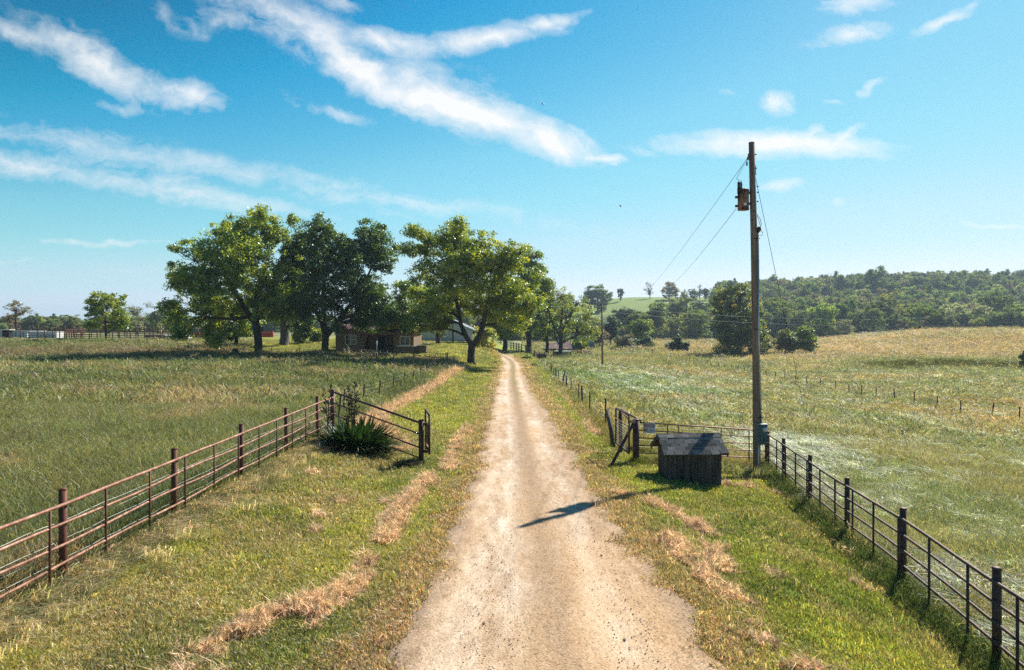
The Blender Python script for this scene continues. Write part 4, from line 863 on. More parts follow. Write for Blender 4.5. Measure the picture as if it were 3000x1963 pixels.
far_list = [
 (2561, 792, 470, 1, 1.15, 'tallest dark round oak standing above the hill skyline'),
 (2685, 810, 470, 6, .7, 'dark pointed tree on the skyline right of a pale bare tree'),
 (2640, 815, 480, -1, .8, 'pale leafless tree on the skyline between two dark crowns'),
 (2740, 812, 475, 0, 1.0, 'broad grey green crown right of the pointed skyline tree'),
 (2855, 802, 470, 0, 1.15, 'wide dark crown highest at the right part of the skyline'),
 (2795, 818, 480, 1, .8, 'dark crown stepping up to the widest skyline tree'),
 (2930, 825, 470, 1, .9, 'dark crown on the falling skyline right of the widest one'),
 (2985, 832, 470, 2, .9, 'last dark crown on the skyline at the picture edge'),
 (2460, 806, 480, 1, .8, 'small flat topped dark crown left of the tallest oak'),
 (2420, 808, 470, -1, .8, 'bare branched tree on the skyline left of the flat topped crown'),
 (2325, 833, 480, 1, .8, 'low dark crown on the skyline above the rounded pasture tree'),
 (2250, 820, 490, -1, .7, 'thin leafless tree just right of the tall pole on the skyline'),
 (2270, 826, 490, -1, .6, 'smaller leafless tree near the guy wire on the skyline'),
 (1960, 824, 520, 4, .95, 'round dark crowned tree at the right end of the green hill'),
 (1904, 829, 530, -1, .8, 'leafless tree alone on the crest of the green hill'),
 (1818, 842, 520, 6, .45, 'small snag with one leafy side on the green hill crest'),
 (1751, 832, 470, 0, .85, 'rounded tree at the left end of the green hill crest'),
 (1728, 845, 468, 6, .7, 'dark tree at the left flank of the rounded hill crest tree'),
 (1768, 855, 472, 6, .45, 'little dark bush tree right of the rounded hill crest tree'),
 (2005, 846, 515, 2, .7, 'small grey crown right of the round dark hill tree'),
 (2030, 845, 515, 0, .8, 'low leafy tree in the group on the hill crest'),
 (2050, 836, 520, -1, .7, 'leafless tall tree in the group on the hill crest'),
 (2066, 842, 515, 6, .8, 'flat umbrella shaped dark tree on the hill crest'),
 (2095, 836, 520, -1, .7, 'leafless tree just left of the golden topped oak'),
 (2285, 868, 330, 3, 1.2, 'large domed pale green tree right of the tall pole'),
 (2600, 846, 300, 2, 1.25, 'large yellow green domed tree in the middle of the wood'),
 (2420, 886, 290, 3, 1.0, 'yellow green tree at the foot of the wood above the rounded tree'),
 (2645, 938, 268, 4, 1.0, 'mauve grey leafless looking tree at the front edge of the wood'),
 (2560, 905, 275, 1, 1.0, 'dark green tree at the front edge of the wood beside the mauve one'),
 (2720, 890, 275, 3, 1.0, 'green tree at the wood edge right of the mauve grey one'),
 (2800, 880, 275, 5, 1.0, 'pale silvery crown in the right part of the wood'),
 (2880, 886, 272, 5, 1.1, 'second pale silvery crown, further right in the wood'),
 (2960, 890, 272, 3, 1.0, 'green tree at the wood edge behind the plank fence'),
 (2930, 850, 330, 3, .9, 'yellowish crown high in the right part of the wood'),
 (2050, 905, 290, 3, 1.1, 'yellow green tree at the wood edge left of the dark oak'),
 (1985, 915, 292, 2, 1.1, 'grey green tree at the wood edge behind the lone cedars'),
 (1925, 880, 310, 0, 1.2, 'large olive crown below the round dark hill tree'),
 (1860, 908, 300, 3, 1.0, 'light crown at the lower edge of the green hill'),
 (2480, 930, 272, 5, 1.0, 'pale grey shrub tree at the left foot of the wood'),
 (2340, 905, 290, 0, 1.1, 'mid green crown behind the rounded pasture tree'),
 (1985, 866, 330, 0, 1.0, 'olive crown on the hill edge under the leafless group'),
 (1830, 895, 320, 6, 1.0, 'dark crown on the hillside right of the thin utility pole'),
 (95, 925, 300, 1, 1.1, 'dark tree in the left tree line beside the sparse brown tree'),
 (150, 932, 300, 0, 1.2, 'green crown in the left tree line behind the white stock shed'),
 (215, 920, 300, 2, 1.3, 'broad olive crown in the left tree line beside the lone small tree'),
 (10, 945, 290, 0, 1.2, 'green crown at the left edge of the far tree line'),
 (268, 928, 300, 6, 1.0, 'dark crown just left of the small yellowing tree'),
]
for px_, pyt, Yd, v, ws, lab in far_list:
    far_tree('hill_tree' if px_ > 1000 else 'line_tree', lab, px_, pyt, Yd, FARBARE if v < 0 else FAR[v], ws)

# ------------------------------------------------------------------ left pipe fence
ori = Vector((-6.6, 14, gz(-6.6, 14)))
def zl(Y): return I(Y, [3, 10, 25.2], [.47, .36, .32])
fence = empty('pipe_fence', ori, 0, 'rusty five rail pipe fence between the mown verge and left meadow', 'fence')
FX = -6.6
def L_(o_, v): return Vector(v) - o_
for k in range(-2, 6):
    y = 10.1 + 3.33 * k + (0 if k < 4 else -.1); z0 = gz(FX, y)
    mb = MB(); mb.tube([L_(ori, (FX - .045, y, z0 - .3)), L_(ori, (FX - .045, y, zl(y) + 1.49))], .057, 12)
    mb.tube([L_(ori, (FX - .045, y, zl(y) + 1.49)), L_(ori, (FX - .045, y, zl(y) + 1.515))], [.06, .045], 12)
    if y < 25: mb.build('post', M['rust_post'], fence, True)
for r_ in range(5):
    ys = np.linspace(3, 25.1, 26); mb = MB()
    mb.tube([L_(ori, (FX + .03 + .01 * math.sin(y * 2.1 + r_), y, zl(y) + 1.30 - .288 * r_ + .02 * math.sin(y * 1.3 + r_ * 2) * (r_ > 0) - (.035 * math.sin(y * .9 + 1) if r_ == 4 else 0))) for y in ys], [.027 if r_ == 0 else .022] * len(ys), 8)
    mb.build('rail', M['rust'], fence, True)
for k in range(-4, 12):
    y = 9.68 + 1.335 * k
    if 3 < y < 24.6:
        mb = MB(); mb.tube([L_(ori, (FX + .045, y, gz(FX, y) - .15)), L_(ori, (FX + .05, y, zl(y) + 1.285))], .019, 8); mb.build('stay', M['rust_post'], fence, True)
for r_ in range(8):
    mb = MB(); rw = random.Random(r_)
    pz = [L_(ori, (FX - .085, y, zl(y) + 1.17 - .145 * r_ + rw.uniform(-.012, .012))) for y in np.linspace(3, 25, 60)]
    mb.tube(pz, .0038, 4); mb.build('wire', M['wire'], fence)
mb = MB()
for y in np.arange(3, 25, .3): mb.tube([L_(ori, (FX - .085, y, zl(y) + .12)), L_(ori, (FX - .085 + .01, y, zl(y) + 1.17))], .0016, 3, False)
tag(mb.build('wire_net', M['wire'], fence), kind='stuff')
# corner and angled panel
c0 = Vector((-6.6, 25.1, gz(-6.6, 25.1))); c1 = Vector((-2.82, 21.2, gz(-2.82, 21.2)))
pan = empty('gate_wing', (c0 + c1) / 2, 0, 'dark angled three rail pipe panel passing behind the spiky yucca', 'fence'); po = Vector(pan.location)
mb = MB(); mb.tube([c0 - po + Vector((0, 0, -.3)), c0 - po + Vector((0, 0, 1.62))], .085, 14); mb.tube([c0 - po + Vector((0, 0, 1.62)), c0 - po + Vector((0, 0, 1.64))], [.095, .09], 14); mb.build('post', M['rust_dark'], pan, True)
mb = MB(); mb.tube([c1 - po + Vector((0, 0, -.3)), c1 - po + Vector((0, 0, 1.30))], .082, 14); mb.tube([c1 - po + Vector((0, 0, 1.30)), c1 - po + Vector((0, 0, 1.33))], [.092, .088], 14); mb.build('post', M['rust_dark'], pan, True)
d_ = (c1 - c0).normalized()
for a_, b__, rr in ((1.56, 1.22, .038), (1.16, .87, .026), (.74, .44, .026), (.36, .12, .02)):
    mb = MB(); mb.tube([c0 - po + Vector((0, 0, a_)), c1 - po + Vector((0, 0, b__))], rr, 10); mb.build('rail', M['rust_dark'], pan, True)
# folded back left gate, seen nearly edge on
def gate(name, label, hinge, ddir, length, base_z, h, mesh_panel, hooks):
    g_ = empty(name, hinge, 0, label, 'gate'); d_ = Vector(ddir).normalized() * length
    up = lambda z: Vector((0, 0, z))
    mb = MB(); s0 = Vector(ddir).normalized() * .13
    for a, b in ((s0 + up(base_z), s0 + up(h)), (d_ + up(base_z), d_ + up(h)), (s0 + up(h), d_ + up(h)), (s0 + up(base_z), d_ + up(base_z)), (s0 + up((base_z + h * 2) / 3 + .12), d_ + up((base_z + h * 2) / 3 + .12))):
        mb.tube([a, b], .026, 8)
    mb.build('frame', M['rust_dark'], g_, True)
    for z in (base_z + .38, base_z + .78):
        m2 = MB(); m2.tube([s0 + up(z), d_ + up(z)], .018, 8); m2.build('rail', M['rust'], g_, True)
    n_ = int(abs(h - base_z) * .72 / .1)
    for i in range(n_):
        m2 = MB(); z = base_z + .06 + i * .1; m2.tube([s0 + up(z), d_ + up(z)], .0035, 4); m2.build('wire', M['wire'], g_)
    m2 = MB()
    for i in range(int(length / .1)): q = s0.lerp(d_, i * .1 / length); m2.tube([q + up(base_z), q + up(base_z + (h - base_z) * .7)], .0025, 3, False)
    tag(m2.build('wire_mesh', M['wire'], g_), kind='stuff')
    for z in hooks:
        m2 = MB(); m2.box(Vector(ddir).normalized() * .07 + up(z), (.17, .09, .10)); m2.build('hinge', M['rust_dark'], g_)
    return g_
gate('pipe_gate', 'dark metal gate leaf folded back at the left gate post by the road', c1 + Vector((.10, 0, 0)), (.075, -.10, 0), .001, .1, 1.1, 0, ()) if False else None
gl = empty('pipe_gate', c1 + Vector((.16, 0, 0)), 0, 'dark gate leaf seen edge on at the left gate post beside the road', 'gate')
def pxv(px, py, Y): return Vector((wx(px, Y), Y, wz(py, Y))) - Vector(gl.location)
mb = MB()
for a, b in (((1247, 1200, 22.1), (1247, 1316, 22.1)), ((1258, 1217, 20.9), (1258, 1331, 20.9)), ((1247, 1200, 22.1), (1258, 1217, 20.9)), ((1247, 1305, 22.1), (1258, 1322, 20.9))):
    mb.tube([pxv(*a), pxv(*b)], .034, 8)
mb.build('frame', M['rust_dark'], gl, True)
for a, b in (((1247, 1266, 22.1), (1255, 1285, 20.9)), ((1247, 1297, 22.1), (1255, 1314, 20.9))):
    m2 = MB(); m2.tube([pxv(*a), pxv(*b)], .022, 8); m2.build('rail', M['rust'], gl, True)
m2 = MB(); m2.beam(pxv(1251, 1268, 21.5), pxv(1251.5, 1278, 21.45), .95, .02, (0, 1, 0)); 
m3 = MB(); q = [pxv(1248, 1238, 22.0), pxv(1257, 1246, 20.95), pxv(1257, 1306, 20.95), pxv(1248, 1296, 22.0)]; n__ = Vector((.01, 0, 0))
m3.add([v - n__ for v in q] + [v + n__ for v in q], [(0, 1, 2, 3), (7, 6, 5, 4), (0, 4, 5, 1), (1, 5, 6, 2), (2, 6, 7, 3), (3, 7, 4, 0)]); m3.build('panel', M['dark_steel'], gl)
for py in (1242, 1322):
    m2 = MB(); m2.beam(Vector((-.12, 0, wz(py, 21.2) - gl.location.z)), Vector((.06, -.05, wz(py, 21.2) - gl.location.z)), .07, .09); m2.build('hinge', M['rust_dark'], gl)

# ------------------------------------------------------------------ right pipe fences
def rx(Y): return 5.27 + .1675 * Y - .11
def zr(Y): return float(I(Y, [5, 9.6, 12.9, 16.1, 19.1, 22.4, 25], [-.45, -.58, -.62, -.78, -.86, -.93, -1.0]))
o2 = Vector((rx(15), 15, gz(rx(15), 15)))
f2 = empty('pipe_fence', o2, 0, 'dark rusty five rail pipe fence running from the pole to the lower right', 'fence')
for k in range(-1, 5):
    y = 9.6 + 3.25 * k; x = rx(y)
    mb = MB(); mb.tube([L_(o2, (x + .05, y, zr(y) - .3)), L_(o2, (x + .05, y, zr(y) + 1.44))], .06, 12); mb.tube([L_(o2, (x + .05, y, zr(y) + 1.44)), L_(o2, (x + .05, y, zr(y) + 1.465))], [.064, .05], 12); mb.build('post', M['rust_dark'], f2, True)
y = 25.0; x = rx(25)
mb = MB(); mb.tube([L_(o2, (x, y, zr(y) - .3)), L_(o2, (x, y, zr(y) + 1.36))], .085, 14); mb.tube([L_(o2, (x, y, zr(y) + 1.36)), L_(o2, (x, y, zr(y) + 1.39))], [.095, .09], 14); mb.build('post', M['rust_dark'], f2, True)
for r_ in range(5):
    mb = MB(); ys = np.linspace(5, 25, 22); mb.tube([L_(o2, (rx(y) - .03, y, zr(y) + 1.29 - .28 * r_ + .008 * math.sin(y * 1.7 + r_))) for y in ys], .024 if r_ else .028, 8); mb.build('rail', M['rust'] if 0 else M['rust_dark'], f2, True)
for k in range(-3, 12):
    y = 9.6 + .62 + 1.3 * k
    if y < 24.6:
        mb = MB(); mb.tube([L_(o2, (rx(y) - .05, y, zr(y) - .2)), L_(o2, (rx(y) - .05, y, zr(y) + 1.28))], .021, 8); mb.build('stay', M['rust_dark'], f2, True)
for r_ in range(8):
    mb = MB(); mb.tube([L_(o2, (rx(y) + .07, y, zr(y) + 1.13 - .14 * r_ + .01 * math.sin(y * 3 + r_ * 5))) for y in np.linspace(5, 25, 50)], .0038, 4); mb.build('wire', M['wire'], f2)
mb = MB()
for y in np.arange(5, 25, .2): mb.tube([L_(o2, (rx(y) + .07, y, zr(y) + .05)), L_(o2, (rx(y) + .07, y, zr(y) + 1.13))], .0016, 3, False)
tag(mb.build('wire_net', M['wire'], f2), kind='stuff')

g0 = Vector((4.05, 22.3, gz(4.05, 22.3))); g1 = Vector((rx(25), 25, 0))
zt0, zt1 = wz(1237, 22.3), wz(1262, 25.0)
o3 = (g0 + g1) / 2; o3.z = gz(o3.x, o3.y)
f3 = empty('pipe_fence', o3, 0, 'six rail pipe panel fence behind the little shingled well house', 'fence')
mb = MB(); mb.tube([g0 - o3 + Vector((0, 0, -.3)), Vector((g0.x, g0.y, zt0 + .07)) - o3], .11, 14); mb.tube([Vector((g0.x, g0.y, zt0 + .07)) - o3, Vector((g0.x, g0.y, zt0 + .10)) - o3], [.12, .115], 14); mb.build('post', M['rust_dark'], f3, True)
for r_ in range(6):
    mb = MB(); mb.tube([Vector((g0.x, g0.y, zt0 - .25 * r_)) - o3, Vector((g1.x, g1.y, zt1 - .25 * r_)) - o3], .020 if r_ else .024, 8); mb.build('rail', M['rust'], f3, True)
for t_ in (.30, .62, .845) [:]:
    q = g0.lerp(g1, t_); zt = zt0 * (1 - t_) + zt1 * t_
    mb = MB(); mb.tube([Vector((q.x, q.y - .03, zt - 1.32)) - o3, Vector((q.x, q.y - .03, zt)) - o3], .02, 8); mb.build('stay', M['rust_dark'], f3, True)
t_ = .215; q = g0.lerp(g1, t_); zt = zt0 * (1 - t_) + zt1 * t_
mb = MB(); mb.tube([Vector((q.x + .02, q.y - .03, zt - 1.27)) - o3, Vector((q.x + .02, q.y - .03, zt)) - o3], .02, 8); mb.build('stay', M['rust_dark'], f3, True)
for r_ in range(6):
    mb = MB(); mb.tube([Vector((q_.x, q_.y + .05, (zt0 * (1 - tt) + zt1 * tt) - .13 - .22 * r_ + .01 * math.sin(tt * 30 + r_))) - o3 for tt in np.linspace(0, 1, 20) for q_ in [g0.lerp(g1, tt)]], .0035, 4); mb.build('wire', M['wire'], f3)
# small no trespassing style sign
sg = empty('notice_sign', Vector((wx(1901, 22.45), 22.4, wz(1253.5, 22.45))), R(-12), 'small white notice with faded red print wired to the gate panel', 'sign')
mb = MB(); mb.box((0, 0, 0), (.385, .006, .335)); mb.build('plate', M['sign'], sg)
mb = MB(); mb.box((0, -.0055, .068), (.345, .003, .13)); mb.build('print_block', M['mauve'], sg)
mb = MB(); mb.box((-.115, -.0055, -.068), (.11, .003, .075)); mb.build('logo', M['ink'], sg)
mb = MB(); mb.box((-.097, -.0085, -.083), (.018, .002, .038)); mb.box((-.128, -.0085, -.083), (.018, .002, .038)); mb.box((-.10, -.0085, -.055), (.06, .002, .008)); mb.build('logo_letters', M['sign'], sg)
def text(s_, size, loc, mt, parent, ex=.0012):
    cu = bpy.data.curves.new('lettering', 'FONT'); cu.body = s_; cu.size = size; cu.align_x = 'CENTER'; cu.align_y = 'CENTER'; cu.extrude = ex; cu.materials.append(mt)
    o = bpy.data.objects.new('lettering', cu); COL.objects.link(o); o.parent = parent; o.location = loc; o.rotation_euler = (R(90), 0, 0); return o
text('PROPERTY PROTECTED', .030, (0, -.006, .147), M['ink'], sg)
text('REWARD', .05, (0, -.0085, .105), M['sign'], sg)
for i in range(3):
    mb = MB(); mb.box((0, -.0085, .062 - .022 * i), (.29 - .05 * (i % 2), .002, .007)); mb.build('print_line', M['sign'], sg)
text('Missouri', .030, (.065, -.006, -.043), M['ink'], sg); text('FARM BUREAU', .034, (.062, -.006, -.078), M['ink'], sg)
mb = MB(); mb.box((0, -.0055, -.112), (.36, .003, .006)); mb.build('print_line', M['ink'], sg); text('MEMBER', .032, (0, -.006, -.137), M['ink'], sg)

# right gate leaf, folded back, with brace and wire
gr = empty('pipe_gate', g0 + Vector((-.1, 0, 0)), 0, 'open metal gate leaf with wire mesh at the right gate post', 'gate'); go_ = Vector(gr.location)
def q3(px, py, Y): return Vector((wx(px, Y), Y, wz(py, Y))) - go_
NA, FA = 21.6, 23.4
nt, nb_, ft, fb_ = (1843, 1217, NA), (1843, 1328, NA), (1805, 1195, FA), (1804, 1297, FA)
mb = MB()
for a, b in ((nt, nb_), (ft, fb_), (nt, ft), (nb_, fb_)): mb.tube([q3(*a), q3(*b)], .030, 8)
mb.build('frame', M['rust_dark'], gr, True)
def lerp_px(t_, s_):  # t across, s down
    a = [nt[i] * (1 - s_) + nb_[i] * s_ for i in range(3)]; b = [ft[i] * (1 - s_) + fb_[i] * s_ for i in range(3)]
    A_ = q3(*nt).lerp(q3(*nb_), s_); B_ = q3(*ft).lerp(q3(*fb_), s_); return A_.lerp(B_, t_)
mb = MB(); mb.tube([lerp_px(0, .30), lerp_px(1, .30)], .018, 8); mb.build('rail', M['rust'], gr, True)
mb = MB(); mb.tube([q3(1843, 1226, NA), q3(1820, 1208, 22.9)], .022, 8); mb.build('rail', M['rust'], gr, True)
for i in range(9):
    mb = MB(); mb.tube([lerp_px(0, .38 + i * .07), lerp_px(1, .38 + i * .07)], .0065, 5); mb.build('wire', M['wire'], gr)
mb = MB()
for i in range(12): mb.tube([lerp_px(i / 12, .3), lerp_px(i / 12, 1)], .003, 3, False)
tag(mb.build('wire_mesh', M['wire'], gr), kind='stuff')
for py in (1235, 1313):
    mb = MB(); mb.beam(q3(1843, py, 21.7), q3(1861, py, 22.25), .08, .09); mb.build('hinge', M['rust_dark'], gr)
mb = MB(); mb.beam(q3(1856, 1240, 22.1), q3(1792, 1362, 21.0) + Vector((0, 0, 0)), .07, .07); mb.build('brace', M['rust_dark'], gr)
pp = gp(1818, 24.2); mb = MB(); mb.tube([(0, 0, -.3), (0, 0, wz(1197, 24.2) - pp.z)], .07, 10); mb.tube([(.02, 0, wz(1200, 24.2) - pp.z), (.42, -1.6, wz(1236, 22.4) - pp.z)], .03, 8)
o = mb.build('gate_stop_post', M['rust_dark'], None, True); o.location = pp; tag(o, 'dark post with slanting pipe just behind the open right gate', 'post')
# leaning dark wooden post left of the right gate
pa, pb = Vector((wx(1800, 25.2), 25.2, 0)), Vector((wx(1779, 26), 26, wz(1203, 26))); pa.z = gz(pa.x, pa.y)
mb = MB(); mb.tube([(0, 0, -.2), (pb - pa) * .5 + Vector((.01, 0, 0)), pb - pa], [.085, .08, .072], 10); o = mb.build('leaning_post', M['old_post'], None, True); o.location = pa; tag(o, 'thick old wooden post leaning left beside the open right gate', 'post')

# ------------------------------------------------------------------ wire fences
def wire_fence(name, label, plist, nw, hgt, wires_z, cat='fence', post_mat='rust_dark', seed=0, wr=.005, prad=.024):
    """plist: (x,y,kind,leanx,h)"""
    rr = random.Random(seed); mid = plist[len(plist) // 2]; o_ = Vector((mid[0], mid[1], gz(mid[0], mid[1])))
    root = empty(name, o_, 0, label, cat); tops = []
    for x, y, kind, lean, h in plist:
        z = gz(x, y); a = Vector((x, y, z - .2)) - o_; b = Vector((x + lean, y + lean * .3, z + h)) - o_; tops.append((a + Vector((0, 0, .2)), b, h)); mb = MB()
        if kind == 't':
            mb.beam(a, b, prad * 1.5, prad * .5, (1, 0, 0)); mb.beam(a + Vector((0, .012, 0)), b + Vector((0, .012, 0)), prad * .4, prad * 1.4, (1, 0, 0)); mb.build('post', M[post_mat], root)
        else:
            mb.tube([a, a.lerp(b, .5), b], [.075, .07, .062], 8); mb.build('post', M['old_post'], root, True)
    for wz_ in wires_z:
        mb = MB(); P__ = []
        for i, (a, b, h) in enumerate(tops):
            P__.append(a.lerp(b, min(.97, wz_ / h)))
            if i < len(tops) - 1:
                a2, b2, h2 = tops[i + 1]; m_ = (P__[-1] + a2.lerp(b2, min(.97, wz_ / h2))) / 2; m_.z -= .02; P__.append(m_)
        mb.tube(P__, wr, 4); mb.build('wire', M['wire'], root)
    return root
lp = [(-7.0, 27.3)] + [(-7.55, y) for y in (30.5, 34.4, 38.4, 43.2, 47.4, 51.6, 56, 60, 64, 68, 71.5, 74.5)]
wire_fence('wire_fence', 'thin steel post wire fence along the left side of the mown verge', [(x, y, 't', .10 + .05 * math.sin(y), 1.28) for x, y in lp] + [(-7.3, 77.5, 'w', 0, 1.5)], 5, 1.2, (.25, .5, .75, 1.0, 1.18), seed=3, prad=.05, wr=.0035)
pl_ = [(32.8, 't', 0, 1.5), (39.6, 't', .02, 1.35), (43.5, 'w', -.06, 1.4), (46, 't', 0, 1.35), (52, 't', 0, 1.3), (56, 'w', -.05, 1.3), (59.5, 't', .03, 1.3), (63, 'w', .42, 1.35), (66, 't', -.02, 1.3), (70, 'w', 0, 1.3), (73.5, 't', 0, 1.2), (77.5, 'w', -.03, 1.3), (80.5, 't', .3, 1.2), (83.5, 'w', .42, 1.3), (87, 't', .5, 1.3), (91, 'w', .25, 1.2), (95, 't', .1, 1.1), (99, 'w', -.2, 1.1), (103, 'w', .35, 1.0), (112, 'w', 0, .7), (117, 'w', .1, .7)]
wire_fence('wire_fence', 'old wire fence with mixed leaning wood and steel posts right of the road', [(4.5, y, k_, l_, h_) for y, k_, l_, h_ in pl_], 5, 1.2, (.2, .45, .7, .95), seed=4, wr=.006, prad=.05)
pxs = [1912, 1921, 1931, 1939, 1948, 1960, 1970, 1979, 1988, 1998, 2010, 2021, 2033, 2044, 2057, 2072, 2087, 2105, 2124, 2143, 2162, 2181, 2201, 2222, 2245, 2272, 2300, 2331, 2364, 2403, 2449, 2487, 2524, 2567, 2621, 2680, 2745, 2815, 2904, 2986, 3090]
yd = I(pxs, [1910, 1931, 2033, 2105, 2201, 2331, 2403, 2487, 2815, 2986, 3090], [150, 139, 120, 106, 93, 80, 75, 68, 53, 48.5, 45])
rr = random.Random(8)
wire_fence('wire_fence', 'long line of thin posts crossing the right pasture to the corrals', [(wx(p_, y_), y_, 't', rr.uniform(-.06, .06) + (.28 if p_ in (2904, 1960, 1970, 1979) else 0) - (.3 if p_ == 2087 else 0), 1.35) for p_, y_ in zip(pxs, yd)], 4, 1.1, (.4, .8, 1.15), seed=5, wr=.007, prad=.06)
pl3 = [(wx(p_, y_), y_) for p_, y_ in ((350, 124), (378, 118), (404, 113), (432, 109), (461, 105), (490, 101.5), (520, 98), (553, 95.5), (584, 93), (616, 91), (648, 89.5), (716, 88), (796, 87), (877, 86.5), (985, 85.5), (1060, 84.5), (1153, 83.5), (1212, 83))]
wire_fence('yard_fence', 'thin post and wire fence between the left meadow and house yard', [(x, y, 't', rr.uniform(-.03, .03), 1.15) for x, y in pl3], 3, 1.1, (.4, .75, 1.08), seed=6, wr=.008, prad=.05)
pl4 = [(wx(p_, y_), y_) for p_, y_ in ((2400, 265), (2450, 262), (2500, 258), (2545, 252), (2575, 246), (2590, 240), (2609, 232), (2626, 226), (2642, 222), (2659, 219), (2677, 216), (2695, 214), (2713, 212), (2730, 211), (2746, 211), (2764, 212), (2780, 214), (2797, 217), (2811, 220))]
wire_fence('wire_fence', 'far fence of tiny posts climbing the grassy knoll at right', [(x, y, 't', rr.uniform(-.05, .05), 1.5) for x, y in pl4], 3, 1.1, (.6, 1.2), seed=7, wr=.008, prad=.09)
# road side board fence behind the bend
pl5 = [(1480, 160), (1486, 157), (1497, 152), (1505, 148), (1513, 144), (1520, 140), (1528, 137), (1540, 133), (1552, 129), (1566, 125), (1580, 121), (1596, 119)]
o5 = gp(1528, 137); f5 = empty('corral_fence', o5, 0, 'wooden corral fence with many posts just right of the road bend', 'fence')
prev = None
for p_, y_ in pl5:
    q = gp(p_, y_) - o5; mb = MB(); mb.tube([q - Vector((0, 0, .2)), q + Vector((0, 0, 1.75))], .11, 7); mb.build('post', M['old_post'], f5, True)
    if prev:
        for h in (.5, .95, 1.4): mb = MB(); mb.beam(prev + Vector((0, 0, h)), q + Vector((0, 0, h)), .05, .10); mb.build('rail', M['old_post'], f5)
    prev = q
mb = MB(); q = gp(1587, 119) - o5; mb.box(q + Vector((0, 0, .7)), (1.6, .25, 1.2)); mb.box(q + Vector((0, 0, 1.36)), (1.8, .4, .1)); mb.build('loading_box', M['old_post'], f5)

# corral pens far right: panels and posts beside the cedars
def panel_fence(name, label, plist, h, rails, mt, prad=.07, rrad=.035, post_px=None):
    o_ = gp(*plist[len(plist) // 2]); root = empty(name, o_, 0, label, 'fence'); prev = None
    for p_, y_ in plist:
        q = gp(p_, y_) - o_; mb = MB(); mb.tube([q - Vector((0, 0, .2)), q + Vector((0, 0, h))], prad, 7); mb.build('post', M[mt], root, True)
        if prev is not None:
            for k in range(rails): z = h * (.18 + .78 * k / (rails - 1)); mb = MB(); mb.tube([prev + Vector((0, 0, z)), q + Vector((0, 0, z))], rrad, 5); mb.build('rail', M[mt], root, True)
        prev = q
    return root
panel_fence('pipe_corral', 'dark pipe pen panels in front of the dark cedar mass', [(1790, 168), (1803, 166), (1818, 165), (1843, 164), (1855, 163), (1866, 162), (1872, 161), (1879, 160)], 1.7, 4, 'rust_dark')
panel_fence('pipe_corral', 'short dark rails joining the thin post fence near the cedars', [(1891, 160), (1899, 158), (1907, 156), (1912, 154)], 1.7, 3, 'rust_dark')
panel_fence('pasture_gate', 'wire gate with two red posts beside the lone cedars', [(2018, 205), (2041, 204), (2069, 203)], 2.0, 4, 'red', .10, .022)
panel_fence('plank_fence', 'grey plank fence at the wood edge on the right horizon', [(2940, 244), (2958, 243), (2978, 243), (2998, 243), (3020, 243)], 1.6, 5, 'old_post', .08, .06)
# hay bunk feeder
hb = gp(2343, 141); hbr = empty('hay_feeder', hb, 0, 'long low metal hay feeder rack under the rounded pasture tree', 'feeder')
def qh(px, py, y_=0): return Vector((wx(px, 141) - hb.x, y_, wz(py, 141) - hb.z))
mb = MB(); mb.tube([qh(2317, 1047), qh(2370, 1049.5)], .05, 6); mb.build('top_rail', M['galv'], hbr, True)
for a in (2318, 2346, 2370):
    mb = MB(); mb.tube([qh(a, 1048), Vector((qh(a, 1048).x, 0, -.1))], .07, 6); mb.build('leg', M['rust_dark'], hbr, True)
for a, b, c_ in ((2317, 2330, 1060), (2317, 2328, 1064), (2346, 2370, 1062), (2346, 2370, 1066.5), (2330, 2346, 1061)):
    mb = MB(); mb.beam(qh(a, c_), qh(b, c_), .12, .11); mb.build('rail', M['rust_dark'], hbr)
# ------------------------------------------------------------------ cattle pens at left
rr = random.Random(15)
pen = [(x, I(x, [-40, 150, 400, 640], [150, 140, 122, 116])) for x in [-30, 8, 30, 60, 85, 110, 130, 155, 175, 190, 203, 218, 240, 262, 285, 312, 330, 350, 366, 382, 405, 424, 440, 449, 470, 493, 515, 541, 566, 583, 606, 622]]
panel_fence('cattle_pen', 'long rusty pipe cattle pen along the far edge of the left meadow', pen, 1.95, 5, 'rust_post', .10, .06)
pen2 = [(x, I(x, [60, 620], [168, 138])) for x in range(60, 620, 26)]
panel_fence('cattle_pen', 'second taller rusty pen rail behind the long cattle pen', pen2, 2.9, 4, 'rust_post', .10, .06)
panel_fence('cattle_pen', 'cross panels of the cattle pens near the small lone tree', [(195, 131), (210, 134), (224, 138), (236, 142), (246, 147)], 2.2, 6, 'rust_post', .10, .05)
def simple_box_thing(name, label, cat, px0, px1, pyt, pyb, Y, dep, mt, extra=None, group=None):
    x0, x1 = wx(px0, Y), wx(px1, Y); b_ = Vector(((x0 + x1) / 2, Y, wz(pyb, Y))); h = wz(pyt, Y) - wz(pyb, Y)
    r = empty(name, b_, 0, label, cat, group); mb = MB(); mb.box((0, dep / 2, h / 2), (x1 - x0, dep, h)); mb.build('body', M[mt], r)
    return r, x1 - x0, h
r, w_, h_ = simple_box_thing('stock_trailer', 'white stock trailer standing inside the cattle pens at far left', 'trailer', 83, 166, 973, 991, 152, 2.4, 'white')
for i in range(9): mb = MB(); mb.box((-w_ / 2 + w_ * (.30 + i * .075), -.02, h_ * (.68 if i % 2 else .42)), (w_ * .045, .06, h_ * .16)); mb.build('vent_slot', M['glass'], r)
mb = MB(); mb.box((0, 1.2, h_ + .05), (w_ + .2, 2.6, .1)); mb.build('roof', M['white'], r)
for s_ in (-.1, .12): mb = MB(); mb.tube([(w_ * s_, -.12, .1), (w_ * s_, .1, .1)], .35, 12); mb.build('wheel', M['black'], r)
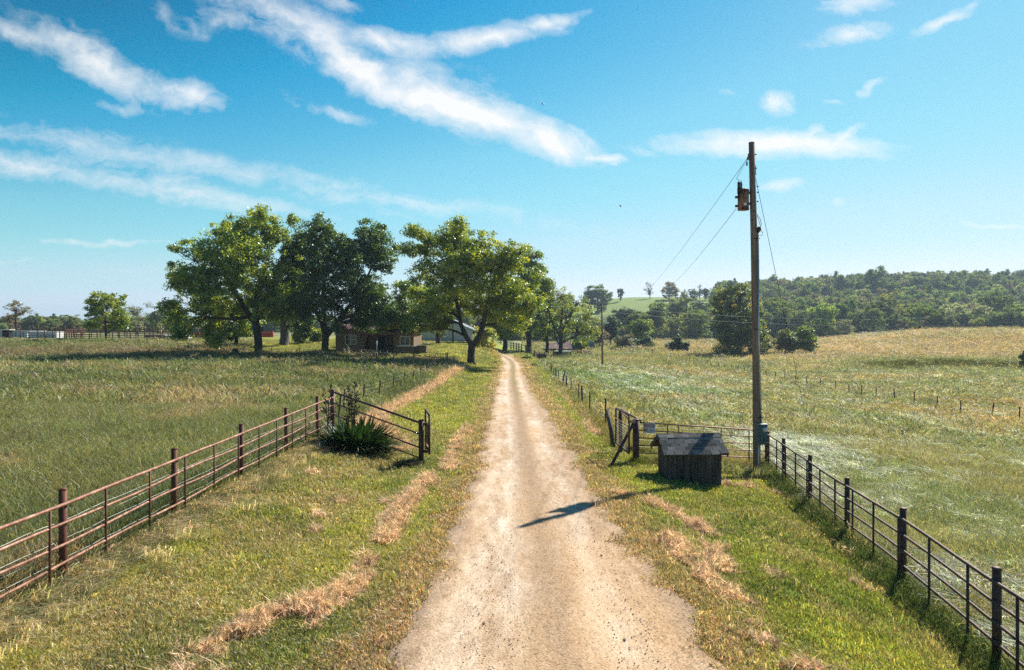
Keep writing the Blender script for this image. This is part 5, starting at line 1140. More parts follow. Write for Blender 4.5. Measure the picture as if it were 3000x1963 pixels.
r, w_, h_ = simple_box_thing('long_shed', 'long low white shed wall at the left edge behind the pens', 'shed', -60, 80, 972, 988, 165, 6, 'white')
mb = MB(); mb.box((0, 3, h_ + .12), (w_ + .6, 6.8, .18)); mb.build('roof', M['galv'], r)
for i in range(6): mb = MB(); mb.box((-w_ / 2 + w_ * (i + .5) / 6, -.03, h_ / 2), (.12, .08, h_)); mb.build('post', M['old_post'], r)
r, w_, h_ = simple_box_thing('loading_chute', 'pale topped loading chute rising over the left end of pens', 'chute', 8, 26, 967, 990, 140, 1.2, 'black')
mb = MB(); mb.box((0, .5, h_ + .06), (w_ + .7, 1.6, .12)); mb.build('top_board', M['white'], r)
r, w_, h_ = simple_box_thing('feed_trailer', 'dark slatted trailer parked inside the pens', 'trailer', 424, 466, 981, 998, 134, 2.2, 'dark_steel')
for k in range(3): mb = MB(); mb.box((0, -.03, h_ * (.3 + .28 * k)), (w_ * .98, .06, .09)); mb.build('slat', M['galv'], r)
for s_ in (-.25, .25): mb = MB(); mb.tube([(w_ * s_, -.15, .1), (w_ * s_, .1, .1)], .38, 12); mb.build('wheel', M['black'], r)
r, w_, h_ = simple_box_thing('water_tank', 'white low tank boxes inside the pens right of the dark trailer', 'tank', 470, 552, 983, 998, 136, 2.0, 'white')
for k in range(5): mb = MB(); mb.box((-w_ / 2 + w_ * (k + 1) / 6, -.03, h_ / 2), (.09, .06, h_ * .96)); mb.build('rib', M['galv'], r)
mb = MB(); mb.tube([(-w_ * .2, 1, h_), (-w_ * .2, 1, h_ + .25)], .3, 10); mb.build('filler_cap', M['galv'], r)
# open hay barn
Yh = 160; hb_ = Vector((wx(640, Yh), Yh, wz(995, Yh))); hr = empty('hay_barn', hb_, 0, 'open hay barn with white roof and teal posts behind the left trees', 'barn')
def qb(px, py, dy_=0): return Vector((wx(px, Yh) - hb_.x, dy_, wz(py, Yh) - hb_.z))
mb = MB(); a, b, c_, d_ = qb(548, 953), qb(742, 953), qb(730, 938, 8), qb(562, 938, 8)
for k in range(48):
    t0, t1 = k / 48, (k + 1) / 48; dz_ = Vector((0, 0, .07 * (k % 2)))
    A0, A1, B0, B1 = a.lerp(b, t0), a.lerp(b, t1), d_.lerp(c_, t0), d_.lerp(c_, t1)
    mb.add([A0 + dz_, A1 + dz_, B1 + dz_, B0 + dz_, A0 + dz_ - Vector((0, 0, .1)), A1 + dz_ - Vector((0, 0, .1)), B1 + dz_ - Vector((0, 0, .1)), B0 + dz_ - Vector((0, 0, .1))], [(0, 1, 2, 3), (7, 6, 5, 4), (0, 4, 5, 1), (1, 5, 6, 2), (2, 6, 7, 3), (3, 7, 4, 0)])
mb.build('roof', M['white'], hr)
for p_ in (552, 569, 596, 624, 652, 680, 708, 738):
    mb = MB(); q = qb(p_, 954, .3); mb.box((q.x, .3, q.z / 2), (.28, .28, q.z)); mb.build('post', M['teal'], hr)
mb = MB(); mb.box((0, 8, qb(0, 953).z / 2), (qb(742, 950).x - qb(548, 950).x, .2, qb(0, 953).z)); mb.build('shade_back', M['black'], hr)  # near black sheet painting the shade inside the open barn
wg = Vector((wx(620, 156), 156, wz(993, 156))); r = empty('hay_wagon', wg, 0, 'bright red flat sided wagon parked in front of the hay barn', 'wagon')
w_ = wx(676, 156) - wx(566, 156); mb = MB(); mb.box((0, 0, wz(978, 156) - wg.z), (w_, 2.2, .85)); mb.build('body', M['red'], r)
for k in range(7): mb = MB(); mb.box((-w_ / 2 + w_ * (k + .5) / 7, -1.14, wz(978, 156) - wg.z), (.1, .08, .85)); mb.build('stake', M['rust_dark'], r)
for s_ in (-.36, .36):
    for q in (-1.0, 1.0): mb = MB(); mb.tube([(w_ * s_, q - .1, .35), (w_ * s_, q + .1, .35)], .4, 14); mb.build('wheel', M['black'], r)
r, w_, h_ = simple_box_thing('red_gate', 'red machinery panel glimpsed between the dark tree trunks', 'machine', 738, 800, 972, 988, 150, .5, 'red')
for k in range(3): mb = MB(); mb.box((0, -.05, h_ * (.25 + .25 * k)), (w_, .05, .08)); mb.build('bar', M['rust_dark'], r)
# round stump in front of the yard fence
sp = gp(689, 84.5); mb = MB(); mb.tube([(0, 0, -.2), (0, 0, .15), (.02, 0, .8), (.0, 0, 1.0)], [.42, .37, .36, .34], 16); o = mb.build('tree_stump', M['bark'], None, True); o.location = sp; tag(o, 'dark round stump as tall as the yard fence between two trunks', 'stump')
sp = gp(680.5, 84.3); mb = MB(); mb.tube([(0, 0, -.1), (0, 0, .8)], .06, 8); mb.tube([(0, 0, .8), (0, 0, .85)], [.06, .03], 8); o = mb.build('blue_stake', M['teal'], None, True); o.location = sp; tag(o, 'short blue green stake leaning on the dark round stump', 'stake')

# ------------------------------------------------------------------ house
Yq = 92.0; hz0 = wz(1034, Yq) - .05; HO = Vector((wx(1100, Yq), Yq, hz0))
house = empty('farmhouse', HO, 0, 'low brown farmhouse with ribbed metal roof half hidden by the maple', 'house')
def hq(px, py, dy_=0.0): return Vector((wx(px, Yq) - HO.x, dy_, wz(py, Yq) - HO.z))
def hbox(name, x0, x1, y0, y1, z0, z1, mt, parent=house):
    mb = MB(); mb.box(((x0 + x1) / 2, (y0 + y1) / 2, (z0 + z1) / 2), (abs(x1 - x0), abs(y1 - y0), abs(z1 - z0))); return mb.build(name, M[mt], parent)
xL, xP0, xP1, xR = hq(983, 0).x, hq(1070, 0).x, hq(1152, 0).x, hq(1212, 0).x
eave = hq(0, 963).z
def wall_with_hole(name, x0, x1, y, z0, z1, hole, mt):
    hx0, hx1, hz0_, hz1 = hole; mb = MB(); d = .2
    for a, b, c_, e in ((x0, hx0, z0, z1), (hx1, x1, z0, z1), (hx0, hx1, z0, hz0_), (hx0, hx1, hz1, z1)):
        mb.box(((a + b) / 2, y + d / 2, (c_ + e) / 2), (b - a, d, e - c_))
    return mb.build(name, M[mt], house)
wl = (hq(1013, 0).x, hq(1043, 0).x, hq(0, 1007.5).z, hq(0, 982).z)
wr_ = (hq(1173, 0).x, hq(1200, 0).x, hq(0, 1010.5).z, hq(0, 986).z)
wall_with_hole('wall', xL, xP0, 0, .25, eave, wl, 'siding')
wall_with_hole('wall', xP1, xR, 0, .98, eave - .1, wr_, 'siding')
hbox('foundation', xL - .05, xP0, -.04, .3, -.5, .25, 'stone'); hbox('foundation', xP1 - .03, xR + .05, -.06, .3, -.5, .93, 'stone')
hbox('sill_ledge', xP1 + .4, xR + .1, -.14, .0, .94, 1.03, 'white')
hbox('wall', xR - .2, xR, .2, 8, -.3, eave - .1, 'siding'); hbox('wall', xL, xL + .2, .2, 8, .0, eave, 'siding'); hbox('wall', xL, xR, 8, 8.2, -.2, eave, 'siding')
hbox('porch_wall', xP0, xP1, 2.2, 2.4, .3, eave, 'siding'); hbox('porch_floor', xP0, xP1, -.2, 2.2, -.4, .3, 'stone')
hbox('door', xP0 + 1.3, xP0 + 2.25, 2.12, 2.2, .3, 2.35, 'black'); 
for x0 in (xP0, xP1 - .1, xP0 + 1.9): hbox('porch_post', x0, x0 + .12, -.16, -.04, .3, eave - .25, 'black')
hbox('porch_rail', xP0 + 1.9, xP1, -.12, -.07, 1.15, 1.22, 'black')
for k in range(12): hbox('baluster', xP0 + 2.05 + k * .13, xP0 + 2.09 + k * .13, -.115, -.075, .3, 1.15, 'black')
def window(hole, nx_, nz_, y=-.02):
    x0, x1, z0, z1 = hole; f = MB(); t_ = .07
    for a, b, c_, e in ((x0 - t_, x0, z0 - t_, z1 + t_), (x1, x1 + t_, z0 - t_, z1 + t_), (x0, x1, z0 - t_, z0), (x0, x1, z1, z1 + t_)): f.box(((a + b) / 2, y, (c_ + e) / 2), (b - a, .08, e - c_))
    fr = f.build('window', M['white'], house)
    for i in range(nx_):
        for j in range(nz_):
            w_ = (x1 - x0) / nx_; h_ = (z1 - z0) / nz_; mb = MB(); mb.box((x0 + w_ * (i + .5), y + .10, z0 + h_ * (j + .5)), (w_ - .05, .02, h_ - .05)); mb.build('pane', M['glass'], fr)
    mb = MB()
    for i in range(1, nx_): mb.box((x0 + (x1 - x0) * i / nx_, y + .06, (z0 + z1) / 2), (.055, .05, z1 - z0))
    for j in range(1, nz_): mb.box(((x0 + x1) / 2, y + .065, z0 + (z1 - z0) * j / nz_), (x1 - x0, .05, .055))
    mb.build('glazing_bar', M['white'], fr)
window(wl, 2, 2); window(wr_, 2, 1)
def rib_roof(name, a, b, c_, d_, n, mt, parent, amp=.045, th=.05):
    """a-b eave line, d-c ridge line; ribs run up the slope"""
    mb = MB(); nrm = (b - a).cross(d_ - a).normalized(); nrm = nrm if nrm.z > 0 else -nrm
    for k in range(n):
        t0, t1 = k / n, (k + 1) / n; tm = t0 + (t1 - t0) * .35
        for s0, s1, h in ((t0, tm, amp), (tm, t1, 0)):
            A0, A1, B0, B1 = a.lerp(b, s0), a.lerp(b, s1), d_.lerp(c_, s0), d_.lerp(c_, s1)
            up = [v + nrm * h for v in (A0, A1, B1, B0)]; dn = [v - nrm * th for v in (A0, A1, B1, B0)]
            mb.add(up + dn, [(0, 1, 2, 3), (7, 6, 5, 4), (0, 4, 5, 1), (1, 5, 6, 2), (2, 6, 7, 3), (3, 7, 4, 0)])
    return mb.build(name, M[mt], parent)
ridge = hq(0, 914, 0).z * 1.0 + .2
rib_roof('roof', Vector((xL - .3, -.4, eave - .02)), Vector((xP0 + 1.4, -.4, eave - .02)), Vector((xP0 + 1.4, 4.1, ridge)), Vector((xL - .3, 4.1, ridge)), 26, 'roof', house)
rib_roof('roof', Vector((xL - .3, 8.6, eave - .02)), Vector((xR, 8.6, eave - .02)), Vector((xR - 2, 4.12, ridge)), Vector((xL - .3, 4.12, ridge)), 30, 'roof', house)
# front gable at right
gx_, gz_ = hq(1160, 0).x, hq(0, 938).z; ge = hq(1222, 0).x; gz1 = hq(0, 974).z; gl_ = 2 * gx_ - ge
rib_roof('roof', Vector((ge, -.5, gz1)), Vector((ge, 7, gz1)), Vector((gx_, 7, gz_)), Vector((gx_, -.5, gz_)), 22, 'roof', house)
rib_roof('roof', Vector((gl_, -.5, gz1)), Vector((gl_, 7, gz1)), Vector((gx_, 7, gz_)), Vector((gx_, -.5, gz_)), 22, 'roof', house)
mb = MB(); zb = eave - .12; xw = xP1
mb.add([(gl_ + .5, .0, zb), (xR, .0, zb), (xR, 0, gz1 + .1), (gx_, 0, gz_ - .08), (gl_ + .5, 0, gz1 + .1), (gl_ + .5, .2, zb), (xR, .2, zb), (xR, .2, gz1 + .1), (gx_, .2, gz_ - .08), (gl_ + .5, .2, gz1 + .1)],
       [(0, 1, 2, 3, 4), (9, 8, 7, 6, 5), (0, 5, 6, 1), (1, 6, 7, 2), (2, 7, 8, 3), (3, 8, 9, 4), (4, 9, 5, 0)]); mb.build('gable_wall', M['siding'], house)
# porch gable roof
px_, pz_ = hq(1108, 0).x, hq(0, 962).z; pe, pz1 = hq(1162, 0).x, hq(0, 979).z; pl2 = 2 * px_ - pe
rib_roof('porch_roof', Vector((pe, -1.2, pz1)), Vector((pe, .1, pz1)), Vector((px_, .1, pz_)), Vector((px_, -1.2, pz_)), 4, 'roof', house)
rib_roof('porch_roof', Vector((pl2, -1.2, pz1)), Vector((pl2, .1, pz1)), Vector((px_, .1, pz_)), Vector((px_, -1.2, pz_)), 4, 'roof', house)
mb = MB(); mb.add([(pl2 + .2, -1.0, pz1 - .05), (pe - .2, -1.0, pz1 - .05), (px_, -1.0, pz_ - .1), (pl2 + .2, -.9, pz1 - .05), (pe - .2, -.9, pz1 - .05), (px_, -.9, pz_ - .1)], [(0, 1, 2), (5, 4, 3), (0, 3, 4, 1), (1, 4, 5, 2), (2, 5, 3, 0)]); mb.build('porch_gable', M['siding'], house)
hbox('cellar_shelter', xR + .05, xR + 1.6, .6, 3, -.3, .95, 'stone'); 
mb = MB(); mb.box((xR + .9, 1.6, 1.12), (1.9, 2.8, .10), Matrix.Rotation(R(-14), 3, 'Y')); mb.build('shelter_roof', M['galv'], house)
# yard pole, feeder box, yard gate
p_ = gp(1104, 88.5); mb = MB(); mb.tube([(0, 0, -.1), (0, 0, wz(997, 88.5) - p_.z)], .05, 8); mb.box((0, 0, wz(997, 88.5) - p_.z), (.22, .05, .06)); o = mb.build('clothes_pole', M['pvc'], None, True); o.location = p_; tag(o, 'thin pale green pole standing in front of the house porch', 'pole')
p_ = gp(1058, 88); mb = MB(); mb.tube([(0, 0, -.1), (0, 0, .5), (0, 0, .62)], [.1, .1, .04], 8); o = mb.build('yard_hydrant', M['pvc'], None, True); o.location = p_; tag(o, 'short pale stub left of the pale pole by the porch', 'hydrant')
fb = gp(1090, 83.5); r = empty('low_wall', fb, 0, 'long low dark box with small white lettering before the house', 'trough'); fl = (wx(1138, 83.5) - wx(1041, 83.5)); fh = wz(1036, 83.5) - fb.z
mb = MB(); mb.box((0, .35, fh / 2 - .05), (fl, .7, fh + .1)); mb.build('body', M['dark_steel'], r)
mb = MB(); mb.box((0, .35, fh + .03), (fl + .1, .8, .06)); mb.build('lid', M['dark_steel'], r)
for s_ in (-1, 1): mb = MB(); mb.box((s_ * (fl / 2 - .15), -.03, fh / 2), (.28, .06, fh)); mb.build('corner_board', M['old_post'], r)
text('Keeny', .42, (-fl * .2, -.03, fh * .55), M['white'], r, .01)
g5 = Vector((wx(1212, 82), 82, 0)); g6 = Vector((wx(1307, 79), 79, 0))
def rail_gate():
    a, b = g5.copy(), g6.copy(); a.z, b.z = gz(a.x, a.y), gz(b.x, b.y); o_ = (a + b) / 2; r = empty('yard_gate', o_, 0, 'light metal rail gate in the yard fence right of the house', 'gate')
    for q in (a, b): mb = MB(); mb.tube([q - o_ - Vector((0, 0, .2)), q - o_ + Vector((0, 0, 1.4))], .08, 8); mb.build('post', M['rust_dark'], r, True)
    for z in (.35, .75, 1.2): mb = MB(); mb.tube([a - o_ + Vector((0, 0, z)), b - o_ + Vector((0, 0, z))], .03, 6); mb.build('rail', M['rust_dark'], r, True)
    for k in range(1, 6): q = a.lerp(b, k / 6) - o_; mb = MB(); mb.tube([q + Vector((0, 0, .1)), q + Vector((0, 0, 1.2))], .025, 6); mb.build('stay', M['rust_dark'], r, True)
rail_gate()
# ------------------------------------------------------------------ pale machine shed behind
Ys = 140.0; SO = Vector((wx(1320, Ys), Ys, wz(1018, Ys)))
shed = empty('machine_shed', SO, 0, 'pale corrugated metal shed seen under the branches right of the house', 'barn')
def sq(px, py, d=0.): return Vector((wx(px, Ys) - SO.x, d, wz(py, Ys) - SO.z))
x0, x1 = sq(1240, 0).x, sq(1385, 0).x; ez = sq(0, 966).z
mb = MB(); n_ = 70
for k in range(n_):
    a = x0 + (x1 - x0) * k / n_; b = x0 + (x1 - x0) * (k + 1) / n_; d = .05 * (k % 2); mb.box(((a + b) / 2, d, ez / 2 - .2), (b - a - .004, .1, ez + .4))
mb.build('wall', M['barn'], shed)
mb = MB(); xm = (x0 + x1) / 2
mb.add([(x0, .15, ez), (x1, .15, ez), (xm, .15, ez + 2.2), (x0, .25, ez), (x1, .25, ez), (xm, .25, ez + 2.2)], [(0, 1, 2), (5, 4, 3), (0, 3, 4, 1), (1, 4, 5, 2), (2, 5, 3, 0)]); mb.build('gable', M['barn'], shed)
rib_roof('roof', Vector((x1 + .3, -.3, ez - .1)), Vector((x1 + .3, 14, ez - .1)), Vector((xm, 14, ez + 2.3)), Vector((xm, -.3, ez + 2.3)), 30, 'barn', shed)
rib_roof('roof', Vector((x0 - .3, -.3, ez - .1)), Vector((x0 - .3, 14, ez - .1)), Vector((xm, 14, ez + 2.3)), Vector((xm, -.3, ez + 2.3)), 30, 'barn', shed)
mb = MB(); mb.box((sq(1256, 0).x + 1, -.12, 1.9), (2.6, .08, 3.6)); mb.build('door', M['galv'], shed)
sl = Vector((wx(1213, 150), 150, gz(wx(1213, 150), 150))); mb = MB(); th = wz(935, 150) - sl.z; mb.tube([(0, 0, -.3), (0, 0, th - 1)], 2.0, 20); mb.tube([(0, 0, th - 1), (0, 0, th - .3), (0, 0, th)], [2.0, 1.2, .3], 20); o = mb.build('grain_bin', M['barn'], None, True); o.location = sl; tag(o, 'pale round grain bin peeking above the right end of the house roof', 'grain bin')
yp = gp(1327, 122); mb = MB(); mb.tube([(0, 0, -.3), (0, 0, 5.2)], [.17, .13], 10); o = mb.build('yard_pole', M['old_post'], None, True); o.location = yp; tag(o, 'grey wooden pole standing in front of the pale metal shed', 'pole')
# ------------------------------------------------------------------ old barn group right of the road
Yo = 165.0; OO = Vector((wx(1636, Yo), Yo, wz(1034, Yo)))
ob = empty('rusty_shed', OO, 0, 'low shed clad in rusty tin sheets behind the half bare tree', 'shed')
def oq(px, py, d=0.): return Vector((wx(px, Yo) - OO.x, d, wz(py, Yo) - OO.z))
a, b, c_, d_ = oq(1590, 1030), oq(1677, 1030), oq(1677, 1003, 4), oq(1612, 1006, 4)
for k in range(13):
    t0, t1 = k / 13 + .002, (k + 1) / 13; q = [a.lerp(b, t0), a.lerp(b, t1), d_.lerp(c_, t1), d_.lerp(c_, t0)]; n__ = Vector((0, -.06 - .03 * (k % 2), .03)); mb = MB()
    mb.add([v + n__ for v in q] + [v for v in q], [(0, 1, 2, 3), (7, 6, 5, 4), (0, 4, 5, 1), (1, 5, 6, 2), (2, 6, 7, 3), (3, 7, 4, 0)]); mb.build('tin_sheet', M['tin'], ob)
mb = MB(); mb.box((0, 2.5, .2), (oq(1677, 0).x - oq(1592, 0).x, 4.4, 1.6)); mb.build('body', M['black'], ob)  # black box gives the dark interior by colour
GO = Vector((wx(1712, 178), 178, wz(1036, 178))); gb = empty('grey_barn', GO, 0, 'weathered blue grey board barn behind the horses', 'barn')
def gq(px, py, d=0.): return Vector((wx(px, 178) - GO.x, d, wz(py, 178) - GO.z))
x0, x1, ez = gq(1676, 0).x, gq(1742, 0).x, gq(0, 1006).z
for k in range(22):
    a_ = x0 + (x1 - x0) * k / 22; b__ = x0 + (x1 - x0) * (k + 1) / 22
    if k in (1, 2): z0 = ez * .62
    else: z0 = -.3
    mb = MB(); mb.box(((a_ + b__) / 2, .02 * (k % 3), (ez + z0) / 2), (b__ - a_ - .03, .08, ez - z0)); mb.build('board', M['barnwood'], gb)
mb = MB(); mb.box(((x0 + x1) / 2, 4.3, ez / 2 - .2), (x1 - x0 - .2, 8, ez - .2)); mb.build('body', M['black'], gb)  # black box paints the interior shade behind the boards
xm = gq(1690, 0).x; rz_ = gq(0, 978).z
rib_roof('roof', Vector((x1 + .4, -.3, ez - .1)), Vector((x1 + .4, 8, ez - .1)), Vector((xm, 8, rz_)), Vector((xm, -.3, rz_)), 20, 'galv', gb)
rib_roof('roof', Vector((gq(1632, 0).x, -.3, gq(0, 1004).z)), Vector((gq(1632, 0).x, 8, gq(0, 1004).z)), Vector((xm, 8, rz_)), Vector((xm, -.3, rz_)), 20, 'galv', gb)
mb = MB(); mb.add([(x0, -.05, ez), (x1, -.05, ez), (xm, -.05, rz_ - .1), (x0, .05, ez), (x1, .05, ez), (xm, .05, rz_ - .1)], [(0, 1, 2), (5, 4, 3), (0, 3, 4, 1), (1, 4, 5, 2), (2, 5, 3, 0)]); mb.build('gable', M['barnwood'], gb)
# small plank shed near the half bare tree
PO = Vector((wx(1649, 143), 143, wz(1055, 143))); ps = empty('plank_shed', PO, 0, 'small open fronted plank shed at the foot of the half bare tree', 'shed')
def pq(px, py, d=0.): return Vector((wx(px, 143) - PO.x, d, wz(py, 143) - PO.z))
x0, xm, x1, zt = pq(1625, 0).x, pq(1646, 0).x, pq(1673, 0).x, pq(0, 1030.5).z
for k in range(7): mb = MB(); mb.box(((xm + x1) / 2, .02 * (k % 2), zt * (k + .5) / 7), (x1 - xm, .06, zt / 7 - .025)); mb.build('plank', M['barnwood'], ps)
mb = MB(); mb.box(((x0 + xm) / 2, 1.2, zt / 2), (xm - x0, .1, zt)); mb.build('shade_back', M['black'], ps)  # black sheet paints the shade in the open front
mb = MB(); mb.box(((x0 + x1) / 2, 1, zt + .07), (x1 - x0 + .3, 2.4, .1)); mb.build('roof', M['galv'], ps)
for x_ in (x0, xm): mb = MB(); mb.box((x_, -.0, zt / 2), (.14, .14, zt)); mb.build('post', M['old_post'], ps)
q = gp(1622, 140); mb = MB(); mb.box((0, 0, .9), (.3, .22, 2.0)); o = mb.build('cross_post', M['tan_wood']); mb2 = None
o.location = q; tag(o, 'pale broken wooden post with a short arm beside the plank shed', 'post')
mb = MB(); mb.beam((-.35, -.02, 1.72), (.62, -.02, 1.55), .24, .12); mb.build('arm', M['tan_wood'], o)
q = gp(1679, 152); f9 = empty('rail_fence', q, 0, 'short tan plank rails between the plank shed and the horses', 'fence')
for k in range(5): mb = MB(); mb.beam((-.6, 0, .25 + .36 * k), (1.9, .4, .28 + .38 * k), .06, .17); mb.build('rail', M['tan_wood'], f9)
for x_ in (-.5, 1.8): mb = MB(); mb.box((x_, .1, .85), (.16, .14, 2.0)); mb.build('post', M['old_post'], f9)
q = gp(1802, 172); lp_ = empty('log_pile', q, 0, 'grey heap of cut logs and limbs lying in the corral', 'log pile'); rr = random.Random(3)
for k in range(13):
    a_ = rr.uniform(-.5, .5); L2 = rr.uniform(1.0, 1.9); c_ = Vector((rr.uniform(-1.3, 1.5), rr.uniform(-.5, .5), rr.uniform(.1, .9)))
    d_ = Vector((math.cos(a_), rr.uniform(-.3, .3), math.sin(a_) * .6 - .15)).normalized() * L2 / 2; mb = MB(); mb.tube([c_ - d_, c_ + d_], rr.uniform(.12, .2), 8); mb.build('log', M['old_post'], lp_)

# ------------------------------------------------------------------ horses (skin + subdivision, one body each)
def animal(name, label, cat, loc, rz, s, mt, nodes, edges, hair=None, hm='black'):
    me = bpy.data.meshes.new(name); me.from_pydata([Vector(n_[:3]) * s for n_ in nodes], edges, [])
    o = link(name, me, None, M[mt]); o.location = loc; o.rotation_euler = (0, 0, rz)
    sk = o.modifiers.new('skin', 'SKIN'); sk.use_smooth_shade = True
    for i, n_ in enumerate(nodes): me.skin_vertices[0].data[i].radius = (n_[3] * s, (n_[4] if len(n_) > 4 else n_[3]) * s)
    me.skin_vertices[0].data[0].use_root = True
    sb = o.modifiers.new('sub', 'SUBSURF'); sb.levels = 2; sb.render_levels = 2
    if hair:
        for nm, pts_, rr_ in hair: mb = MB(); mb.tube([Vector(p) * s for p in pts_], [r * s for r in rr_], 6); mb.build(nm, M[hm], o, True)
    return tag(o, label, cat)
# grazing horse facing -x; withers 1.5
HN = [(.35, 0, 1.18, .30, .30), (.0, 0, 1.12, .30, .31), (-.40, 0, 1.16, .27, .30), (-.62, 0, 1.12, .20, .26), (-.92, 0, .90, .13, .18), (-1.16, 0, .62, .10, .14), (-1.28, 0, .46, .10, .13), (-1.40, 0, .24, .065, .08), (-1.45, 0, .12, .055, .06), (.66, 0, 1.20, .27, .28), (.84, 0, 1.10, .18, .2),
      (.62, .16, .86, .15, .17), (.70, .17, .55, .075, .085), (.62, .17, .30, .05, .05), (.66, .17, .06, .05, .05),
      (.66, -.16, .86, .15, .17), (.80, -.17, .55, .075, .085), (.76, -.17, .30, .05, .05), (.80, -.17, .06, .05, .05),
      (-.44, .15, .80, .11, .13), (-.44, .16, .46, .065, .065), (-.46, .16, .24, .042, .042), (-.48, .16, .05, .05, .05),
      (-.56, -.15, .80, .11, .13), (-.62, -.16, .46, .065, .065), (-.66, -.16, .24, .042, .042), (-.70, -.16, .05, .05, .05), (-1.20, .06, .60, .03, .03), (-1.16, .09, .72, .015, .02), (-1.20, -.06, .60, .03, .03), (-1.16, -.09, .72, .015, .02)]
HE = [(0, 1), (1, 2), (2, 3), (3, 4), (4, 5), (5, 6), (6, 7), (7, 8), (0, 9), (9, 10), (9, 11), (11, 12), (12, 13), (13, 14), (9, 15), (15, 16), (16, 17), (17, 18), (2, 19), (19, 20), (20, 21), (21, 22), (2, 23), (23, 24), (24, 25), (25, 26), (6, 27), (27, 28), (6, 29), (29, 30)]
HH = [('tail', [(.96, 0, 1.18), (1.08, 0, 1.0), (1.10, 0, .6), (1.06, 0, .38)], [.04, .06, .07, .02]), ('mane', [(-.60, 0, 1.36), (-.92, 0, 1.08), (-1.14, 0, .78)], [.04, .06, .03])]
animal('horse', 'bay horse grazing side on, nearest of the grazing horses', 'horse', gp(1697, 151), R(6), 1.0, 'horse', HN, HE, HH)
animal('horse', 'pale roan horse grazing just behind the bay horse', 'horse', gp(1713, 154), R(-22), .98, 'roan', HN, HE, HH, 'tan_wood')
animal('horse', 'second bay horse with blond tail grazing behind the roan horse', 'horse', gp(1718, 159), R(200), 1.04, 'horse', HN, HE, HH, 'tan_wood')
CN = [(.2, 0, .74, .24, .22), (-.2, 0, .74, .22, .22), (-.5, 0, .82, .14, .16), (-.70, 0, .90, .12, .13), (-.88, 0, .82, .07, .08), (.42, 0, .76, .2, .2), (.42, .11, .5, .09, .1), (.46, .12, .24, .045, .045), (.44, .12, .03, .045, .045), (.42, -.11, .5, .09, .1), (.50, -.12, .24, .045, .045), (.50, -.12, .03, .045, .045), (-.28, .11, .48, .07, .07), (-.28, .12, .22, .04, .04), (-.28, .12, .03, .045, .045), (-.34, -.11, .48, .07, .07), (-.38, -.12, .22, .04, .04), (-.38, -.12, .03, .045, .045)]
CE = [(0, 1), (1, 2), (2, 3), (3, 4), (0, 5), (5, 6), (6, 7), (7, 8), (5, 9), (9, 10), (10, 11), (1, 12), (12, 13), (13, 14), (1, 15), (15, 16), (16, 17)]
animal('calf', 'small black calf with a white face under the bay horse', 'calf', gp(1689, 149.3), R(5), .85, 'calf', CN, CE, [('tail', [(.62, 0, .86), (.7, 0, .7), (.7, 0, .35)], [.02, .02, .03])])

# ------------------------------------------------------------------ well house
WC = Vector((wx(2027, 20.4), 20.35, gz(5.3, 19.9)))
wh = empty('well_house', Vector((5.24, 20.3, gz(5.24, 20.0) - .02)), R(3.5), 'small weathered plank well house with grey shingled gable roof', 'shed')
wb = wh.location.z; ZE = wz(1327, 19.6) - wb; ZR = wz(1272, 20.3) - wb; HWd = .74; DP = .55
n_ = 7; xs = np.linspace(-HWd, HWd, n_ + 1); rr = random.Random(5)
for k in range(n_):
    for side in (-1, 1):
        mb = MB(); lo = rr.uniform(-.05, .05) - (.12 if k >= 5 else 0); mb.box(((xs[k] + xs[k + 1]) / 2, side * (DP + rr.uniform(-.006, .006)), (ZE + lo) / 2), (xs[k + 1] - xs[k] - .012, .025, ZE - lo)); mb.build('plank', M['plank'], wh)
for side in (-1, 1):
    for k in range(5):
        y0 = -DP + .02 + k * (2 * DP - .04) / 5; y1 = y0 + (2 * DP - .04) / 5 - .012; ym = (y0 + y1) / 2; top = ZR - .06 - (ZR - ZE) * abs(ym) / DP
        mb = MB(); mb.box((side * (HWd + .012), ym, (top + rr.uniform(-.04, .04)) / 2), (.024, y1 - y0, top)); mb.build('plank', M['plank'], wh)
mb = MB(); mb.box((-HWd - .03, -DP - .02, ZE / 2), (.15, .05, ZE * 1.0)); mb.build('corner_board', M['plank'], wh)
mb = MB(); mb.box((HWd + .01, -DP - .01, ZE / 2 - .04), (.07, .06, ZE)); mb.build('corner_board', M['plank'], wh)
for x_ in (-.62, -.05, .45): mb = MB(); mb.box((x_, -DP - .08, ZE - .045), (.045, .16, .06)); mb.build('rafter_end', M['plank'], wh)
OV = .20; ye, ze = DP + OV, ZE - .03; slope = math.atan2(ZR - ze, ye); RW = .93
roof = MB()
for side in (-1, 1):
    a_ = Vector((-RW, side * ye, ze)); b__ = Vector((RW, side * ye, ze)); c_ = Vector((RW, 0, ZR)); d_ = Vector((-RW, 0, ZR)); dn = Vector((0, 0, -.025))
    roof.add([a_, b__, c_, d_, a_ + dn, b__ + dn, c_ + dn, d_ + dn], [(0, 1, 2, 3), (7, 6, 5, 4), (0, 4, 5, 1), (1, 5, 6, 2), (2, 6, 7, 3), (3, 7, 4, 0)])
rf__ = roof.build('roof', M['plank'], wh)
L_s = math.hypot(ye, ZR - ze); rows = 6; nsh = 7; wsh = 2 * RW / nsh
